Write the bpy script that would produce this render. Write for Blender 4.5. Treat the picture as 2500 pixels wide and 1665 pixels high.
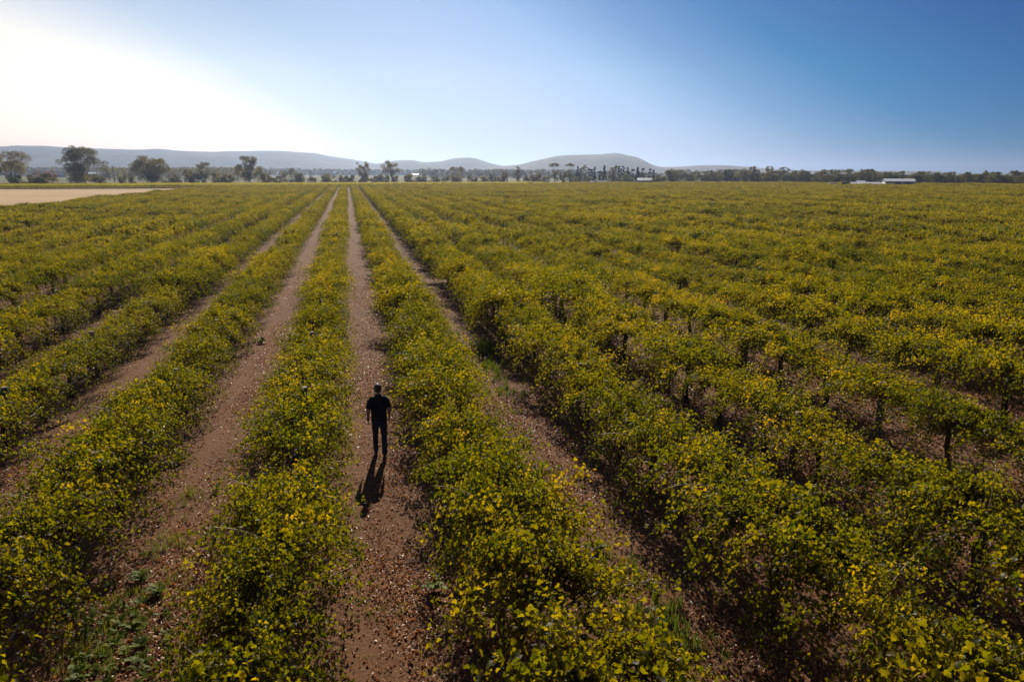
import bpy, math, random
import numpy as np
from mathutils import Vector, Matrix

for o in list(bpy.data.objects):
    bpy.data.objects.remove(o, do_unlink=True)
SC = bpy.context.scene
COL = SC.collection
rad = math.radians

# ------------------------------------------------------------------ camera
CAM_H, PITCH, YAW = 6.5, 13.86, 13.24          # metres, degrees below level, degrees right of the vine rows (+Y)
cam_data = bpy.data.cameras.new('camera')
cam = bpy.data.objects.new('camera', cam_data)
COL.objects.link(cam)
cam.location = (0, 0, CAM_H)
cam.rotation_euler = (rad(90 - PITCH), 0, rad(-YAW))
cam_data.lens, cam_data.sensor_width = 24.0, 36.0
cam_data.clip_start, cam_data.clip_end = 0.1, 40000
SC.camera = cam

# ------------------------------------------------------------------ sky and sun
SUN_AZ, SUN_EL = 9.3, 31.3                     # degrees clockwise from +Y, degrees above the horizon
world = bpy.data.worlds.new('World')
SC.world = world
world.use_nodes = True
wn, wl = world.node_tree.nodes, world.node_tree.links
wn.clear()
w_out = wn.new('ShaderNodeOutputWorld')
w_bg = wn.new('ShaderNodeBackground')
w_sky = wn.new('ShaderNodeTexSky')
w_sky.sky_type = 'NISHITA'
w_sky.sun_disc = False
w_sky.sun_elevation = rad(SUN_EL)
w_sky.sun_rotation = rad(SUN_AZ)
w_sky.altitude = 100
w_sky.air_density = 1.0
w_sky.dust_density = 0.05
w_sky.ozone_density = 1.0
# sky tint: glow painted in at left, off the sun, deep blue right and overhead
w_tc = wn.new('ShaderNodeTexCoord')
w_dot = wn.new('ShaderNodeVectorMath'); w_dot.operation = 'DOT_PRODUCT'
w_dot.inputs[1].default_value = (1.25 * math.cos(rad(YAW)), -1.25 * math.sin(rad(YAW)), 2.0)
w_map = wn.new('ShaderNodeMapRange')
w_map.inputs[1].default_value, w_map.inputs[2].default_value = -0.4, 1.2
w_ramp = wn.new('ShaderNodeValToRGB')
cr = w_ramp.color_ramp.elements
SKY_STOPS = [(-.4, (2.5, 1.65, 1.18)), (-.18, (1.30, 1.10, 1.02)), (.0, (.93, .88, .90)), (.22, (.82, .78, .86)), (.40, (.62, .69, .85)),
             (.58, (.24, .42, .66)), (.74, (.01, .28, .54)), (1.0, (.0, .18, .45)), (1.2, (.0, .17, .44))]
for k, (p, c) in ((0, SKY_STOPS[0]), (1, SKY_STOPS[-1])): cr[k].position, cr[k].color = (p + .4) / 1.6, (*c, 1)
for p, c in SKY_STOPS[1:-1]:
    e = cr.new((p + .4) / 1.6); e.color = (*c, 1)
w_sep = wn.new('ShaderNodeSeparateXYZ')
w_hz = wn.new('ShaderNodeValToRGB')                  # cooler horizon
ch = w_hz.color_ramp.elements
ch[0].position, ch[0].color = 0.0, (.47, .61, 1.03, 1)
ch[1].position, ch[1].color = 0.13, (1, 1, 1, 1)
w_mul2 = wn.new('ShaderNodeMix'); w_mul2.data_type = 'RGBA'; w_mul2.blend_type = 'MULTIPLY'
w_mul2.inputs[0].default_value = 1.0
w_mul = wn.new('ShaderNodeMix'); w_mul.data_type = 'RGBA'; w_mul.blend_type = 'MULTIPLY'
w_mul.inputs[0].default_value = 1.0
w_mul.clamp_result = False
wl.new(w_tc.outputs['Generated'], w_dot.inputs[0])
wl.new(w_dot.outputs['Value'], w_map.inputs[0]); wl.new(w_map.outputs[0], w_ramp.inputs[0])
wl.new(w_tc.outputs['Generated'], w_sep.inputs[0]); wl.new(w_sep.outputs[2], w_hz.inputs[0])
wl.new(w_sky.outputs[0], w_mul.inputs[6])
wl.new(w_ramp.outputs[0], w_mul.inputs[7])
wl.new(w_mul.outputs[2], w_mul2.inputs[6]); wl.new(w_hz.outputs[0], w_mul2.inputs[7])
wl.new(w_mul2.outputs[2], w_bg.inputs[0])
w_bg.inputs[1].default_value = 0.074
wl.new(w_bg.outputs[0], w_out.inputs[0])

sun_data = bpy.data.lights.new('sun', 'SUN')
sun = bpy.data.objects.new('sun', sun_data)
COL.objects.link(sun)
sun_data.energy, sun_data.angle, sun_data.color = 5.0, rad(0.5), (1.0, 0.90, 0.75)
_s = Vector((math.sin(rad(SUN_AZ)) * math.cos(rad(SUN_EL)), math.cos(rad(SUN_AZ)) * math.cos(rad(SUN_EL)), math.sin(rad(SUN_EL))))
sun.rotation_euler = _s.to_track_quat('Z', 'Y').to_euler()
sun.location = (0, 0, 60)

SC.view_settings.view_transform = 'Standard'
SC.view_settings.look = 'None'
SC.view_settings.exposure = 0.26
SC.view_settings.gamma = 1.0
SC.view_settings.use_curve_mapping = False
SC.render.engine = 'CYCLES'
SC.cycles.use_denoising = True
SC.cycles.max_bounces = 6
SC.cycles.diffuse_bounces = 3
SC.cycles.glossy_bounces = 2
SC.cycles.transmission_bounces = 4
SC.cycles.transparent_max_bounces = 8
SC.cycles.volume_bounces = 0
SC.cycles.sample_clamp_indirect = 6.0

# ------------------------------------------------------------------ geometry of the view
_R = np.array(cam.rotation_euler.to_matrix())
F = 2500 * 24 / 36
def ray(px, py):
    return _R @ np.array([(px - 1250) / F, -(py - 832.5) / F, -1.0])
def on_plane(px, py, z=0.0):
    d = ray(px, py); t = (z - CAM_H) / d[2]
    return d[0] * t, d[1] * t
def at(px, py, dist):
    d = ray(px, py); t = dist / math.hypot(d[0], d[1])
    return d[0] * t, d[1] * t, CAM_H + d[2] * t
def project(x, y, z):
    c = _R.T @ np.array([x, y, z - CAM_H])
    if c[2] > -0.05: return None
    return 1250 + F * c[0] / -c[2], 832.5 - F * c[1] / -c[2], -c[2]

# ------------------------------------------------------------------ mesh helpers
class MB:
    """collects pieces of one mesh"""
    def __init__(s): s.v = []; s.f = []; s.m = []
    def add(s, v, f, m=0):
        b = len(s.v); s.v += [tuple(p) for p in v]; s.f += [tuple(i + b for i in q) for q in f]; s.m += [m] * len(f)
        return s
    def box(s, x0, x1, y0, y1, z0, z1, m=0):
        v = [(x, y, z) for z in (z0, z1) for y in (y0, y1) for x in (x0, x1)]
        return s.add(v, [(0, 2, 3, 1), (4, 5, 7, 6), (0, 1, 5, 4), (2, 6, 7, 3), (0, 4, 6, 2), (1, 3, 7, 5)], m)
    def prism(s, prof, axis, a, b, m=0):
        """closed 2-D profile extruded along axis 'x' or 'y' from a to b; profile is (other, z)"""
        n = len(prof)
        pt = (lambda t, p: (t, p[0], p[1])) if axis == 'x' else (lambda t, p: (p[0], t, p[1]))
        v = [pt(a, p) for p in prof] + [pt(b, p) for p in prof]
        f = [(i, (i + 1) % n, (i + 1) % n + n, i + n) for i in range(n)] + [tuple(range(n))[::-1], tuple(range(n, 2 * n))]
        return s.add(v, f, m)
    def tube(s, pts, radii, sides=6, m=0, cap=True):
        P = [Vector(p) for p in pts]; n = len(P); v = []; f = []
        ref = Vector((0.31, 0.95, 0.05))
        for i in range(n):
            t = (P[min(i + 1, n - 1)] - P[max(i - 1, 0)]).normalized()
            a = t.cross(ref)
            if a.length < 1e-3: a = t.cross(Vector((1, 0, 0)))
            a.normalize(); b = t.cross(a)
            r = radii[i] if hasattr(radii, '__len__') else radii
            for k in range(sides):
                an = 2 * math.pi * k / sides
                v.append(P[i] + (a * math.cos(an) + b * math.sin(an)) * r)
        for i in range(n - 1):
            for k in range(sides):
                k2 = (k + 1) % sides
                f.append((i * sides + k, i * sides + k2, (i + 1) * sides + k2, (i + 1) * sides + k))
        if cap:
            f.append(tuple(range(sides))[::-1]); f.append(tuple(range((n - 1) * sides, n * sides)))
        return s.add(v, f, m)
    def loft(s, rings, sides=16, m=0):
        """rings: (centre, axis_a, radius_a, axis_b, radius_b)"""
        v = []; f = []
        for c, a, ra, b, rb in rings:
            c, a, b = Vector(c), Vector(a), Vector(b)
            for k in range(sides):
                an = 2 * math.pi * k / sides
                v.append(c + a * (ra * math.cos(an)) + b * (rb * math.sin(an)))
        n = len(rings)
        for i in range(n - 1):
            for k in range(sides):
                k2 = (k + 1) % sides
                f.append((i * sides + k, i * sides + k2, (i + 1) * sides + k2, (i + 1) * sides + k))
        f.append(tuple(range(sides))[::-1]); f.append(tuple(range((n - 1) * sides, n * sides)))
        return s.add(v, f, m)
    def mesh(s, name, mats, smooth=False):
        me = bpy.data.meshes.new(name)
        me.from_pydata(s.v, [], s.f)
        for m in (mats if isinstance(mats, (list, tuple)) else [mats]): me.materials.append(m)
        me.polygons.foreach_set('material_index', s.m)
        if smooth: me.polygons.foreach_set('use_smooth', [True] * len(s.f))
        me.validate(); me.update()
        return me

def np_mesh(name, V, Fc, mat, attrs=None, smooth=False):
    """V (n,3) array, Fc (m,k) array of polygons that all have k corners"""
    me = bpy.data.meshes.new(name)
    m, k = Fc.shape
    me.vertices.add(len(V)); me.vertices.foreach_set('co', np.ascontiguousarray(V, dtype=np.float32).ravel())
    me.loops.add(m * k); me.loops.foreach_set('vertex_index', np.ascontiguousarray(Fc, dtype=np.int32).ravel())
    me.polygons.add(m); me.polygons.foreach_set('loop_start', np.arange(0, m * k, k, dtype=np.int32))
    if mat: me.materials.append(mat)
    for nm, a in (attrs or {}).items():
        at_ = me.attributes.new(nm, 'FLOAT', 'POINT'); at_.data.foreach_set('value', np.ascontiguousarray(a, dtype=np.float32))
    me.update(calc_edges=True)
    if smooth: me.polygons.foreach_set('use_smooth', [True] * m)
    return me

def obj(name, me, parent=None, loc=(0, 0, 0), rotz=0.0, scale=None):
    o = bpy.data.objects.new(name, me)
    COL.objects.link(o)
    o.location = loc
    if rotz: o.rotation_euler = (0, 0, rotz)
    if scale is not None: o.scale = scale
    if parent: o.parent = parent
    return o
def thing(name, label, cat, loc=(0, 0, 0), rotz=0.0, group=None):
    o = obj(name, None, None, loc, rotz)
    o.empty_display_size = 0.2
    return tag(o, label, cat, group)
def tag(o, label, cat=None, group=None, kind=None):
    o['label'] = label
    if cat: o['category'] = cat
    if group: o['group'] = group
    if kind: o['kind'] = kind
    return o
def structure(o, label=None):
    o['kind'] = 'structure'
    if label: o['label'] = label
    return o
def stuff(o, label=None, cat=None):
    o['kind'] = 'stuff'
    if label: o['label'] = label
    if cat: o['category'] = cat
    return o

def unit(a): return a / np.maximum(np.linalg.norm(a, axis=1, keepdims=True), 1e-9)
def leaf_bulk(pos, nrm, tip, size, lv, TV, TF):
    """copies of a small leaf template, one per row of pos"""
    n = unit(nrm); t = tip - n * np.sum(tip * n, axis=1, keepdims=True); t = unit(t); x = np.cross(t, n)
    M, N = len(TV), len(pos)
    V = pos[:, None, :] + size[:, None, None] * (TV[None, :, 0:1] * x[:, None, :] + TV[None, :, 1:2] * t[:, None, :] + TV[None, :, 2:3] * n[:, None, :])
    Fc = (TF[None] + (np.arange(N) * M)[:, None, None]).reshape(-1, TF.shape[1])
    return V.reshape(-1, 3), Fc, np.repeat(lv, M)
VINE_TV = np.array([(0, 0, 0), (0, .5, -.05), (0, 1, -.22), (.32, -.16, .03), (.56, .24, .12), (.27, .46, .04), (.34, .70, .0),
                    (-.32, -.16, .03), (-.56, .24, .12), (-.27, .46, .04), (-.34, .70, .0)], float)
VINE_TF = np.array([(0, 3, 4), (0, 4, 1), (1, 4, 5), (1, 5, 6), (1, 6, 2), (0, 8, 7), (0, 1, 8), (1, 9, 8), (1, 10, 9), (1, 2, 10)])
DIA_TV = np.array([(0, -.5, 0), (.42, 0, .12), (0, .5, -.05), (-.42, 0, .12)], float)
DIA_TF = np.array([(0, 1, 2), (0, 2, 3)])

# ------------------------------------------------------------------ materials
def new_mat(name):
    m = bpy.data.materials.new(name); m.use_nodes = True
    nt = m.node_tree; nt.nodes.clear()
    out = nt.nodes.new('ShaderNodeOutputMaterial')
    return m, nt, out
def principled(nt, out, rough=0.8, spec=0.3, metal=0.0):
    b = nt.nodes.new('ShaderNodeBsdfPrincipled')
    b.inputs['Roughness'].default_value = rough
    b.inputs['Specular IOR Level'].default_value = spec
    b.inputs['Metallic'].default_value = metal
    nt.links.new(b.outputs[0], out.inputs['Surface'])
    return b
def ramp(nt, stops, interp='LINEAR'):
    r = nt.nodes.new('ShaderNodeValToRGB'); r.color_ramp.interpolation = interp
    e = r.color_ramp.elements
    e[0].position, e[0].color = stops[0][0], (*stops[0][1], 1)
    e[1].position, e[1].color = stops[-1][0], (*stops[-1][1], 1)
    for p, c in stops[1:-1]:
        k = e.new(p); k.color = (*c, 1)
    return r
def noise(nt, scale, detail=4, rough=0.6, coord='Object', vec=None):
    n = nt.nodes.new('ShaderNodeTexNoise')
    n.inputs['Scale'].default_value = scale; n.inputs['Detail'].default_value = detail; n.inputs['Roughness'].default_value = rough
    if vec is None:
        tc = nt.nodes.new('ShaderNodeTexCoord'); nt.links.new(tc.outputs[coord], n.inputs['Vector'])
    else: nt.links.new(vec, n.inputs['Vector'])
    return n
def plain(name, col, var=0.25, scale=8, rough=0.8, spec=0.3, metal=0.0, bump=0.0, coord='Object'):
    m, nt, out = new_mat(name)
    b = principled(nt, out, rough, spec, metal)
    n = noise(nt, scale, coord=coord)
    lo = tuple(max(0, c * (1 - var)) for c in col); hi = tuple(min(1, c * (1 + var)) for c in col)
    r = ramp(nt, [(0.3, lo), (0.7, hi)])
    nt.links.new(n.outputs['Fac'], r.inputs[0]); nt.links.new(r.outputs[0], b.inputs['Base Color'])
    if bump:
        bp = nt.nodes.new('ShaderNodeBump'); bp.inputs['Strength'].default_value = bump; bp.inputs['Distance'].default_value = 0.02
        nt.links.new(n.outputs['Fac'], bp.inputs['Height']); nt.links.new(bp.outputs[0], b.inputs['Normal'])
    return m
def leaf_mat(name, stops, trans=0.42, gloss=0.30, rough=0.42, shift=0.18, warm=(1.25, 1.2, 0.55), drift=0.0, refl=1.0):
    """leaf: per-leaf colour from the attribute lv, shifted a little for each plant, lit through from behind"""
    m, nt, out = new_mat(name)
    a = nt.nodes.new('ShaderNodeAttribute'); a.attribute_name = 'lv'
    oi = nt.nodes.new('ShaderNodeObjectInfo')
    ma = nt.nodes.new('ShaderNodeMath'); ma.operation = 'MULTIPLY_ADD'
    ma.inputs[1].default_value = shift; ma.inputs[2].default_value = -shift / 2
    ad = nt.nodes.new('ShaderNodeMath'); ad.operation = 'ADD'; ad.use_clamp = True
    nt.links.new(oi.outputs['Random'], ma.inputs[0]); nt.links.new(ma.outputs[0], ad.inputs[0]); nt.links.new(a.outputs['Fac'], ad.inputs[1])
    r = ramp(nt, stops)
    dn = noise(nt, .045, 3, .6, vec=oi.outputs['Location'])          # drifts of earlier and later turning plants
    dm = nt.nodes.new('ShaderNodeMath'); dm.operation = 'MULTIPLY_ADD'; dm.inputs[1].default_value = drift; dm.inputs[2].default_value = -drift / 2
    da = nt.nodes.new('ShaderNodeMath'); da.operation = 'ADD'; da.use_clamp = True
    nt.links.new(dn.outputs['Fac'], dm.inputs[0]); nt.links.new(dm.outputs[0], da.inputs[0]); nt.links.new(ad.outputs[0], da.inputs[1])
    nt.links.new(da.outputs[0], r.inputs[0])
    b = nt.nodes.new('ShaderNodeBsdfPrincipled')
    b.inputs['Roughness'].default_value = rough; b.inputs['Specular IOR Level'].default_value = gloss
    rf = nt.nodes.new('ShaderNodeMix'); rf.data_type = 'RGBA'; rf.blend_type = 'MULTIPLY'; rf.inputs[0].default_value = 1.0
    rf.inputs[7].default_value = (refl, refl, refl, 1)
    nt.links.new(r.outputs[0], rf.inputs[6]); nt.links.new(rf.outputs[2], b.inputs['Base Color'])
    t = nt.nodes.new('ShaderNodeBsdfTranslucent')
    mu = nt.nodes.new('ShaderNodeMix'); mu.data_type = 'RGBA'; mu.blend_type = 'MULTIPLY'; mu.inputs[0].default_value = 1.0
    mu.inputs[7].default_value = (*warm, 1)
    nt.links.new(r.outputs[0], mu.inputs[6]); nt.links.new(mu.outputs[2], t.inputs[0])
    mx = nt.nodes.new('ShaderNodeMixShader'); mx.inputs[0].default_value = trans
    nt.links.new(b.outputs[0], mx.inputs[1]); nt.links.new(t.outputs[0], mx.inputs[2]); nt.links.new(mx.outputs[0], out.inputs['Surface'])
    return m

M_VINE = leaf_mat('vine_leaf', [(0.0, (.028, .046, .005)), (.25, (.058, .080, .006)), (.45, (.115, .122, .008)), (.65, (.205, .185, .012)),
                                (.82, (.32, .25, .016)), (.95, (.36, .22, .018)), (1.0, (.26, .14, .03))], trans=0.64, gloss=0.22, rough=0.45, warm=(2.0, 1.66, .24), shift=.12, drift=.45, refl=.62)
M_VINE_Y = leaf_mat('vine_leaf_yellowing', [(0.0, (.08, .11, .012)), (.30, (.18, .20, .018)), (.6, (.36, .33, .03)), (.85, (.52, .42, .04)), (1.0, (.48, .30, .04))],
                    trans=0.55, gloss=0.15, warm=(1.8, 1.6, .4))
M_GUM = leaf_mat('gum_leaf', [(0.0, (.050, .055, .018)), (.5, (.14, .13, .040)), (1.0, (.30, .26, .085))], trans=0.45, gloss=0.12, rough=0.5, warm=(1.5, 1.3, .6))
M_PINE = leaf_mat('pine_needle', [(0.0, (.014, .022, .014)), (1.0, (.045, .058, .030))], trans=0.12, gloss=0.2, rough=0.6, warm=(1.2, 1.15, .7))
M_WILLOW = leaf_mat('willow_leaf', [(0.0, (.07, .10, .02)), (1.0, (.17, .20, .045))], trans=0.35)
M_RUST = leaf_mat('rust_leaf', [(0.0, (.20, .07, .03)), (1.0, (.42, .17, .07))], trans=0.3)
M_WEED = leaf_mat('weed_leaf', [(0.0, (.065, .095, .010)), (.6, (.14, .18, .018)), (1.0, (.26, .27, .04))], trans=0.45, gloss=0.15, rough=.55, warm=(1.5, 1.5, .5))
M_GRASS = leaf_mat('grass_blade', [(0.0, (.04, .085, .015)), (.55, (.10, .14, .03)), (.8, (.22, .20, .07)), (1.0, (.42, .33, .16))], trans=0.45, gloss=0.15, rough=.55, warm=(1.5, 1.5, .5))
M_LITTER = leaf_mat('dry_leaf', [(0.0, (.20, .075, .025)), (.4, (.36, .16, .055)), (.7, (.48, .27, .12)), (.9, (.62, .44, .27)), (1.0, (.55, .24, .06))],
                    trans=0.25, gloss=0.32, rough=0.42, warm=(1.4, .95, .5))
M_STRAW = leaf_mat('dry_straw', [(0.0, (.20, .11, .05)), (1.0, (.46, .30, .16))], trans=0.1, gloss=0.4, rough=0.4, warm=(1, 1, .8))
M_BARK = plain('vine_bark', (.050, .034, .024), .4, 30, .9, .2, bump=.6)
M_CANE = plain('vine_cane', (.36, .21, .10), .25, 14, .55, .4)
M_GUMBARK = plain('gum_bark', (.20, .165, .13), .4, 3, .9, .2)
M_HOSE = plain('poly_hose', (.30, .29, .27), .2, 20, .28, .5)

# soil: bare red-brown earth, straw-strewn mid rows, damp clods
M_SOIL, nt, out = new_mat('soil')
b = principled(nt, out, 0.92, 0.2)
geo = nt.nodes.new('ShaderNodeNewGeometry')
n1 = noise(nt, 0.45, 5, .6, vec=geo.outputs['Position']); n2 = noise(nt, 9, 6, .7, vec=geo.outputs['Position']); n3 = noise(nt, 55, 4, .7, vec=geo.outputs['Position'])
r1 = ramp(nt, [(.3, (.095, .038, .014)), (.7, (.18, .080, .033))])
r2 = ramp(nt, [(.35, (.075, .032, .015)), (.5, (.21, .10, .048)), (.64, (.46, .28, .15))])
mx = nt.nodes.new('ShaderNodeMix'); mx.data_type = 'RGBA'
r3 = ramp(nt, [(.42, (0, 0, 0)), (.62, (.75, .75, .75))])
nt.links.new(n1.outputs['Fac'], r1.inputs[0]); nt.links.new(n3.outputs['Fac'], r2.inputs[0]); nt.links.new(n2.outputs['Fac'], r3.inputs[0])
nt.links.new(r3.outputs[0], mx.inputs[0]); nt.links.new(r1.outputs[0], mx.inputs[6]); nt.links.new(r2.outputs[0], mx.inputs[7])
def mnode(op, a, v=None, clamp=False):
    q = nt.nodes.new('ShaderNodeMath'); q.operation = op; q.use_clamp = clamp
    nt.links.new(a, q.inputs[0])
    if v is not None: q.inputs[1].default_value = v
    return q.outputs[0]
sx = nt.nodes.new('ShaderNodeSeparateXYZ'); nt.links.new(geo.outputs['Position'], sx.inputs[0])
nw = noise(nt, .5, 3, .6, vec=geo.outputs['Position'])
wob = nt.nodes.new('ShaderNodeMath'); wob.operation = 'MULTIPLY_ADD'; wob.inputs[1].default_value = .5
nt.links.new(nw.outputs['Fac'], wob.inputs[0]); nt.links.new(sx.outputs[0], wob.inputs[2])
off = mnode('PINGPONG', mnode('ADD', wob.outputs[0], 3.5 * 20 - .45 - .25), 1.75)           # distance from the middle of the path
tr = mnode('ABSOLUTE', mnode('SUBTRACT', off, .62))
trk = ramp(nt, [(.05, (.55, .55, .55)), (.24, (0, 0, 0))]); nt.links.new(tr, trk.inputs[0])
mt = nt.nodes.new('ShaderNodeMix'); mt.data_type = 'RGBA'; mt.inputs[7].default_value = (.19, .092, .044, 1)   # packed dry earth of the wheel tracks
nt.links.new(trk.outputs[0], mt.inputs[0]); nt.links.new(mx.outputs[2], mt.inputs[6])
nt.links.new(mt.outputs[2], b.inputs['Base Color'])
bp = nt.nodes.new('ShaderNodeBump'); bp.inputs['Strength'].default_value = 0.9; bp.inputs['Distance'].default_value = 0.05
nt.links.new(n2.outputs['Fac'], bp.inputs['Height'])
bp2 = nt.nodes.new('ShaderNodeBump'); bp2.inputs['Strength'].default_value = 0.6; bp2.inputs['Distance'].default_value = 0.012
nt.links.new(n3.outputs['Fac'], bp2.inputs['Height']); nt.links.new(bp.outputs[0], bp2.inputs['Normal']); nt.links.new(bp2.outputs[0], b.inputs['Normal'])

def field_mat(name, a, bcol, c, s1, s2, stretch=(1, 1, 1)):
    m, nt, out = new_mat(name)
    b = principled(nt, out, 0.95, 0.1)
    geo = nt.nodes.new('ShaderNodeNewGeometry')
    mp = nt.nodes.new('ShaderNodeMapping'); mp.inputs['Scale'].default_value = stretch
    nt.links.new(geo.outputs['Position'], mp.inputs['Vector'])
    n1 = noise(nt, s1, 4, .6, vec=mp.outputs[0]); n2 = noise(nt, s2, 5, .65, vec=mp.outputs[0])
    r1 = ramp(nt, [(.36, a), (.64, bcol)])
    r2 = ramp(nt, [(.45, (0, 0, 0)), (.75, (.8, .8, .8))])
    mx = nt.nodes.new('ShaderNodeMix'); mx.data_type = 'RGBA'; mx.inputs[7].default_value = (*c, 1)
    nt.links.new(n1.outputs['Fac'], r1.inputs[0]); nt.links.new(n2.outputs['Fac'], r2.inputs[0])
    nt.links.new(r2.outputs[0], mx.inputs[0]); nt.links.new(r1.outputs[0], mx.inputs[6]); nt.links.new(mx.outputs[2], b.inputs['Base Color'])
    return m
M_PADDOCK = field_mat('dry_paddock', (.50, .345, .19), (.60, .43, .25), (.38, .25, .13), .05, .6, (1, .5, 1))
M_FARFIELD = field_mat('far_fields', (.10, .115, .035), (.17, .165, .05), (.24, .19, .09), .006, .03, (.5, 2.2, 1))
M_HEADLAND = field_mat('headland', (.30, .20, .12), (.40, .28, .17), (.16, .15, .06), .1, .9)
M_HILL = field_mat('hill_scrub', (.19, .19, .165), (.25, .245, .215), (.14, .145, .125), .006, .04)  # scrub colour lightened, some of the distance haze is put into it

# ------------------------------------------------------------------ ground
gm = MB().add([(-9000, -300, 0), (9000, -300, 0), (9000, 9500, 0), (-9000, 9500, 0)], [(0, 1, 2, 3)])
structure(obj('ground', gm.mesh('ground', M_SOIL)), 'red-brown vineyard soil strewn with straw and dead leaves')

ROW0, PITCH_ROW, N_LEFT, N_RIGHT = 2.2, 3.5, 15, 86       # first row right of the path the man walks on
EDGE_L = ROW0 - PITCH_ROW * N_LEFT - 2.2                   # left side of the block, where the paddock begins
def block_end(u):
    return 303.0 if u < 100 else (330.0 if u < 185 else 330.0 - (u - 185) * 0.93)

pm = MB().add([(-420, 60, .02), (EDGE_L, 60, .02), (EDGE_L, 311, .02), (-420, 311, .02)], [(0, 1, 2, 3)])
structure(obj('paddock', pm.mesh('paddock', M_PADDOCK)), 'bare dry tan paddock at the left edge of the vines')
hm = MB().add([(EDGE_L, 303.5, .02), (105, 303.5, .02), (105, 311.5, .02), (EDGE_L, 311.5, .02)], [(0, 1, 2, 3)])
structure(obj('headland_track', hm.mesh('headland_track', M_HEADLAND)), 'pale earth track across the far ends of the rows')
fm = MB().add([(-9000, 372, .03), (95, 372, .03), (120, 336, .03), (190, 336, .03), (420, 118, .03), (1500, -250, .03), (9000, -250, .03), (9000, 9400, .03), (-9000, 9400, .03)],
              [tuple(range(9))])
structure(obj('far_fields', fm.mesh('far_fields', M_FARFIELD)), 'flat hazy green and straw fields beyond the tree line')

# hills: crest profiles read off the photograph, each ridge built at its own distance with front and back slopes
def ridge(name, label, prof, dist, depth, seed):
    rng = np.random.default_rng(seed)
    xs = np.arange(prof[0][0], prof[-1][0] + .1, 4.0)
    ys = np.interp(xs, [p[0] for p in prof], [p[1] for p in prof])
    ker = np.hanning(9); ker /= ker.sum()
    ys = np.convolve(np.pad(ys, 4, mode='edge'), ker, mode='valid')
    rows = 15; V = []
    NZ = rng.standard_normal((len(xs) + 40, rows + 6)); k1 = np.hanning(23); k2 = np.hanning(7)
    NZ = np.apply_along_axis(lambda c: np.convolve(c, k1 / np.sqrt((k1 ** 2).sum()), 'same'), 0, NZ)
    NZ = .022 * np.apply_along_axis(lambda c: np.convolve(c, k2 / np.sqrt((k2 ** 2).sum()), 'same'), 1, NZ)[20:, 3:]
    for i, (x, y) in enumerate(zip(xs, ys)):
        cx, cy, cz = at(x, y, dist)
        d = np.array([cx, cy]) / math.hypot(cx, cy)
        for k in range(rows):
            s = -1 + 2 * k / (rows - 1)
            h = cz * (math.cos(s * math.pi / 2) ** (1.1 if s < 0 else 0.8))
            h *= 1 + NZ[i, k] * (1 if k != rows // 2 else .06)
            q = d * (dist + s * depth)
            V.append((q[0], q[1], h if 0 < k < rows - 1 else -0.3))
    n = len(xs)
    Fc = np.array([(i * rows + k, (i + 1) * rows + k, (i + 1) * rows + k + 1, i * rows + k + 1) for i in range(n - 1) for k in range(rows - 1)])
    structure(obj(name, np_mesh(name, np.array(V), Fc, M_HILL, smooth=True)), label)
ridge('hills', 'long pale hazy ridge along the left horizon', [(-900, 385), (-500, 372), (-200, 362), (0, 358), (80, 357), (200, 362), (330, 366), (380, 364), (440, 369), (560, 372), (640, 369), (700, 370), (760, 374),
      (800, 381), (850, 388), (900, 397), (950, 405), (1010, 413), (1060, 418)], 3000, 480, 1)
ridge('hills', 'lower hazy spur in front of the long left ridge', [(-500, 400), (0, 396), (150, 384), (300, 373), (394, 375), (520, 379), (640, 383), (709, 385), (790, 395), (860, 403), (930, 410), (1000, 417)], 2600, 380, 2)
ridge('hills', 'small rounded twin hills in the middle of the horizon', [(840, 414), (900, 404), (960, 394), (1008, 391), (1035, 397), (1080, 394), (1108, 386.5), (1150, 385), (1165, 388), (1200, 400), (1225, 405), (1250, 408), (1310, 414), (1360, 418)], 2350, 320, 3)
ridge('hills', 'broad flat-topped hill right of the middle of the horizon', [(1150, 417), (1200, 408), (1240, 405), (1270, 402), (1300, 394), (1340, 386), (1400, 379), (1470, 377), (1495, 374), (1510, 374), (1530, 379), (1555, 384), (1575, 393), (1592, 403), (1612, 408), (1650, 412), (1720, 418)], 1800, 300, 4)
ridge('hills', 'low blue-grey rise right of the flat-topped hill', [(1540, 416), (1600, 409), (1650, 408.5), (1690, 405.5), (1710, 404), (1760, 404), (1830, 408), (1880, 413), (1960, 417), (2300, 419)], 2050, 280, 5)

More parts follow.
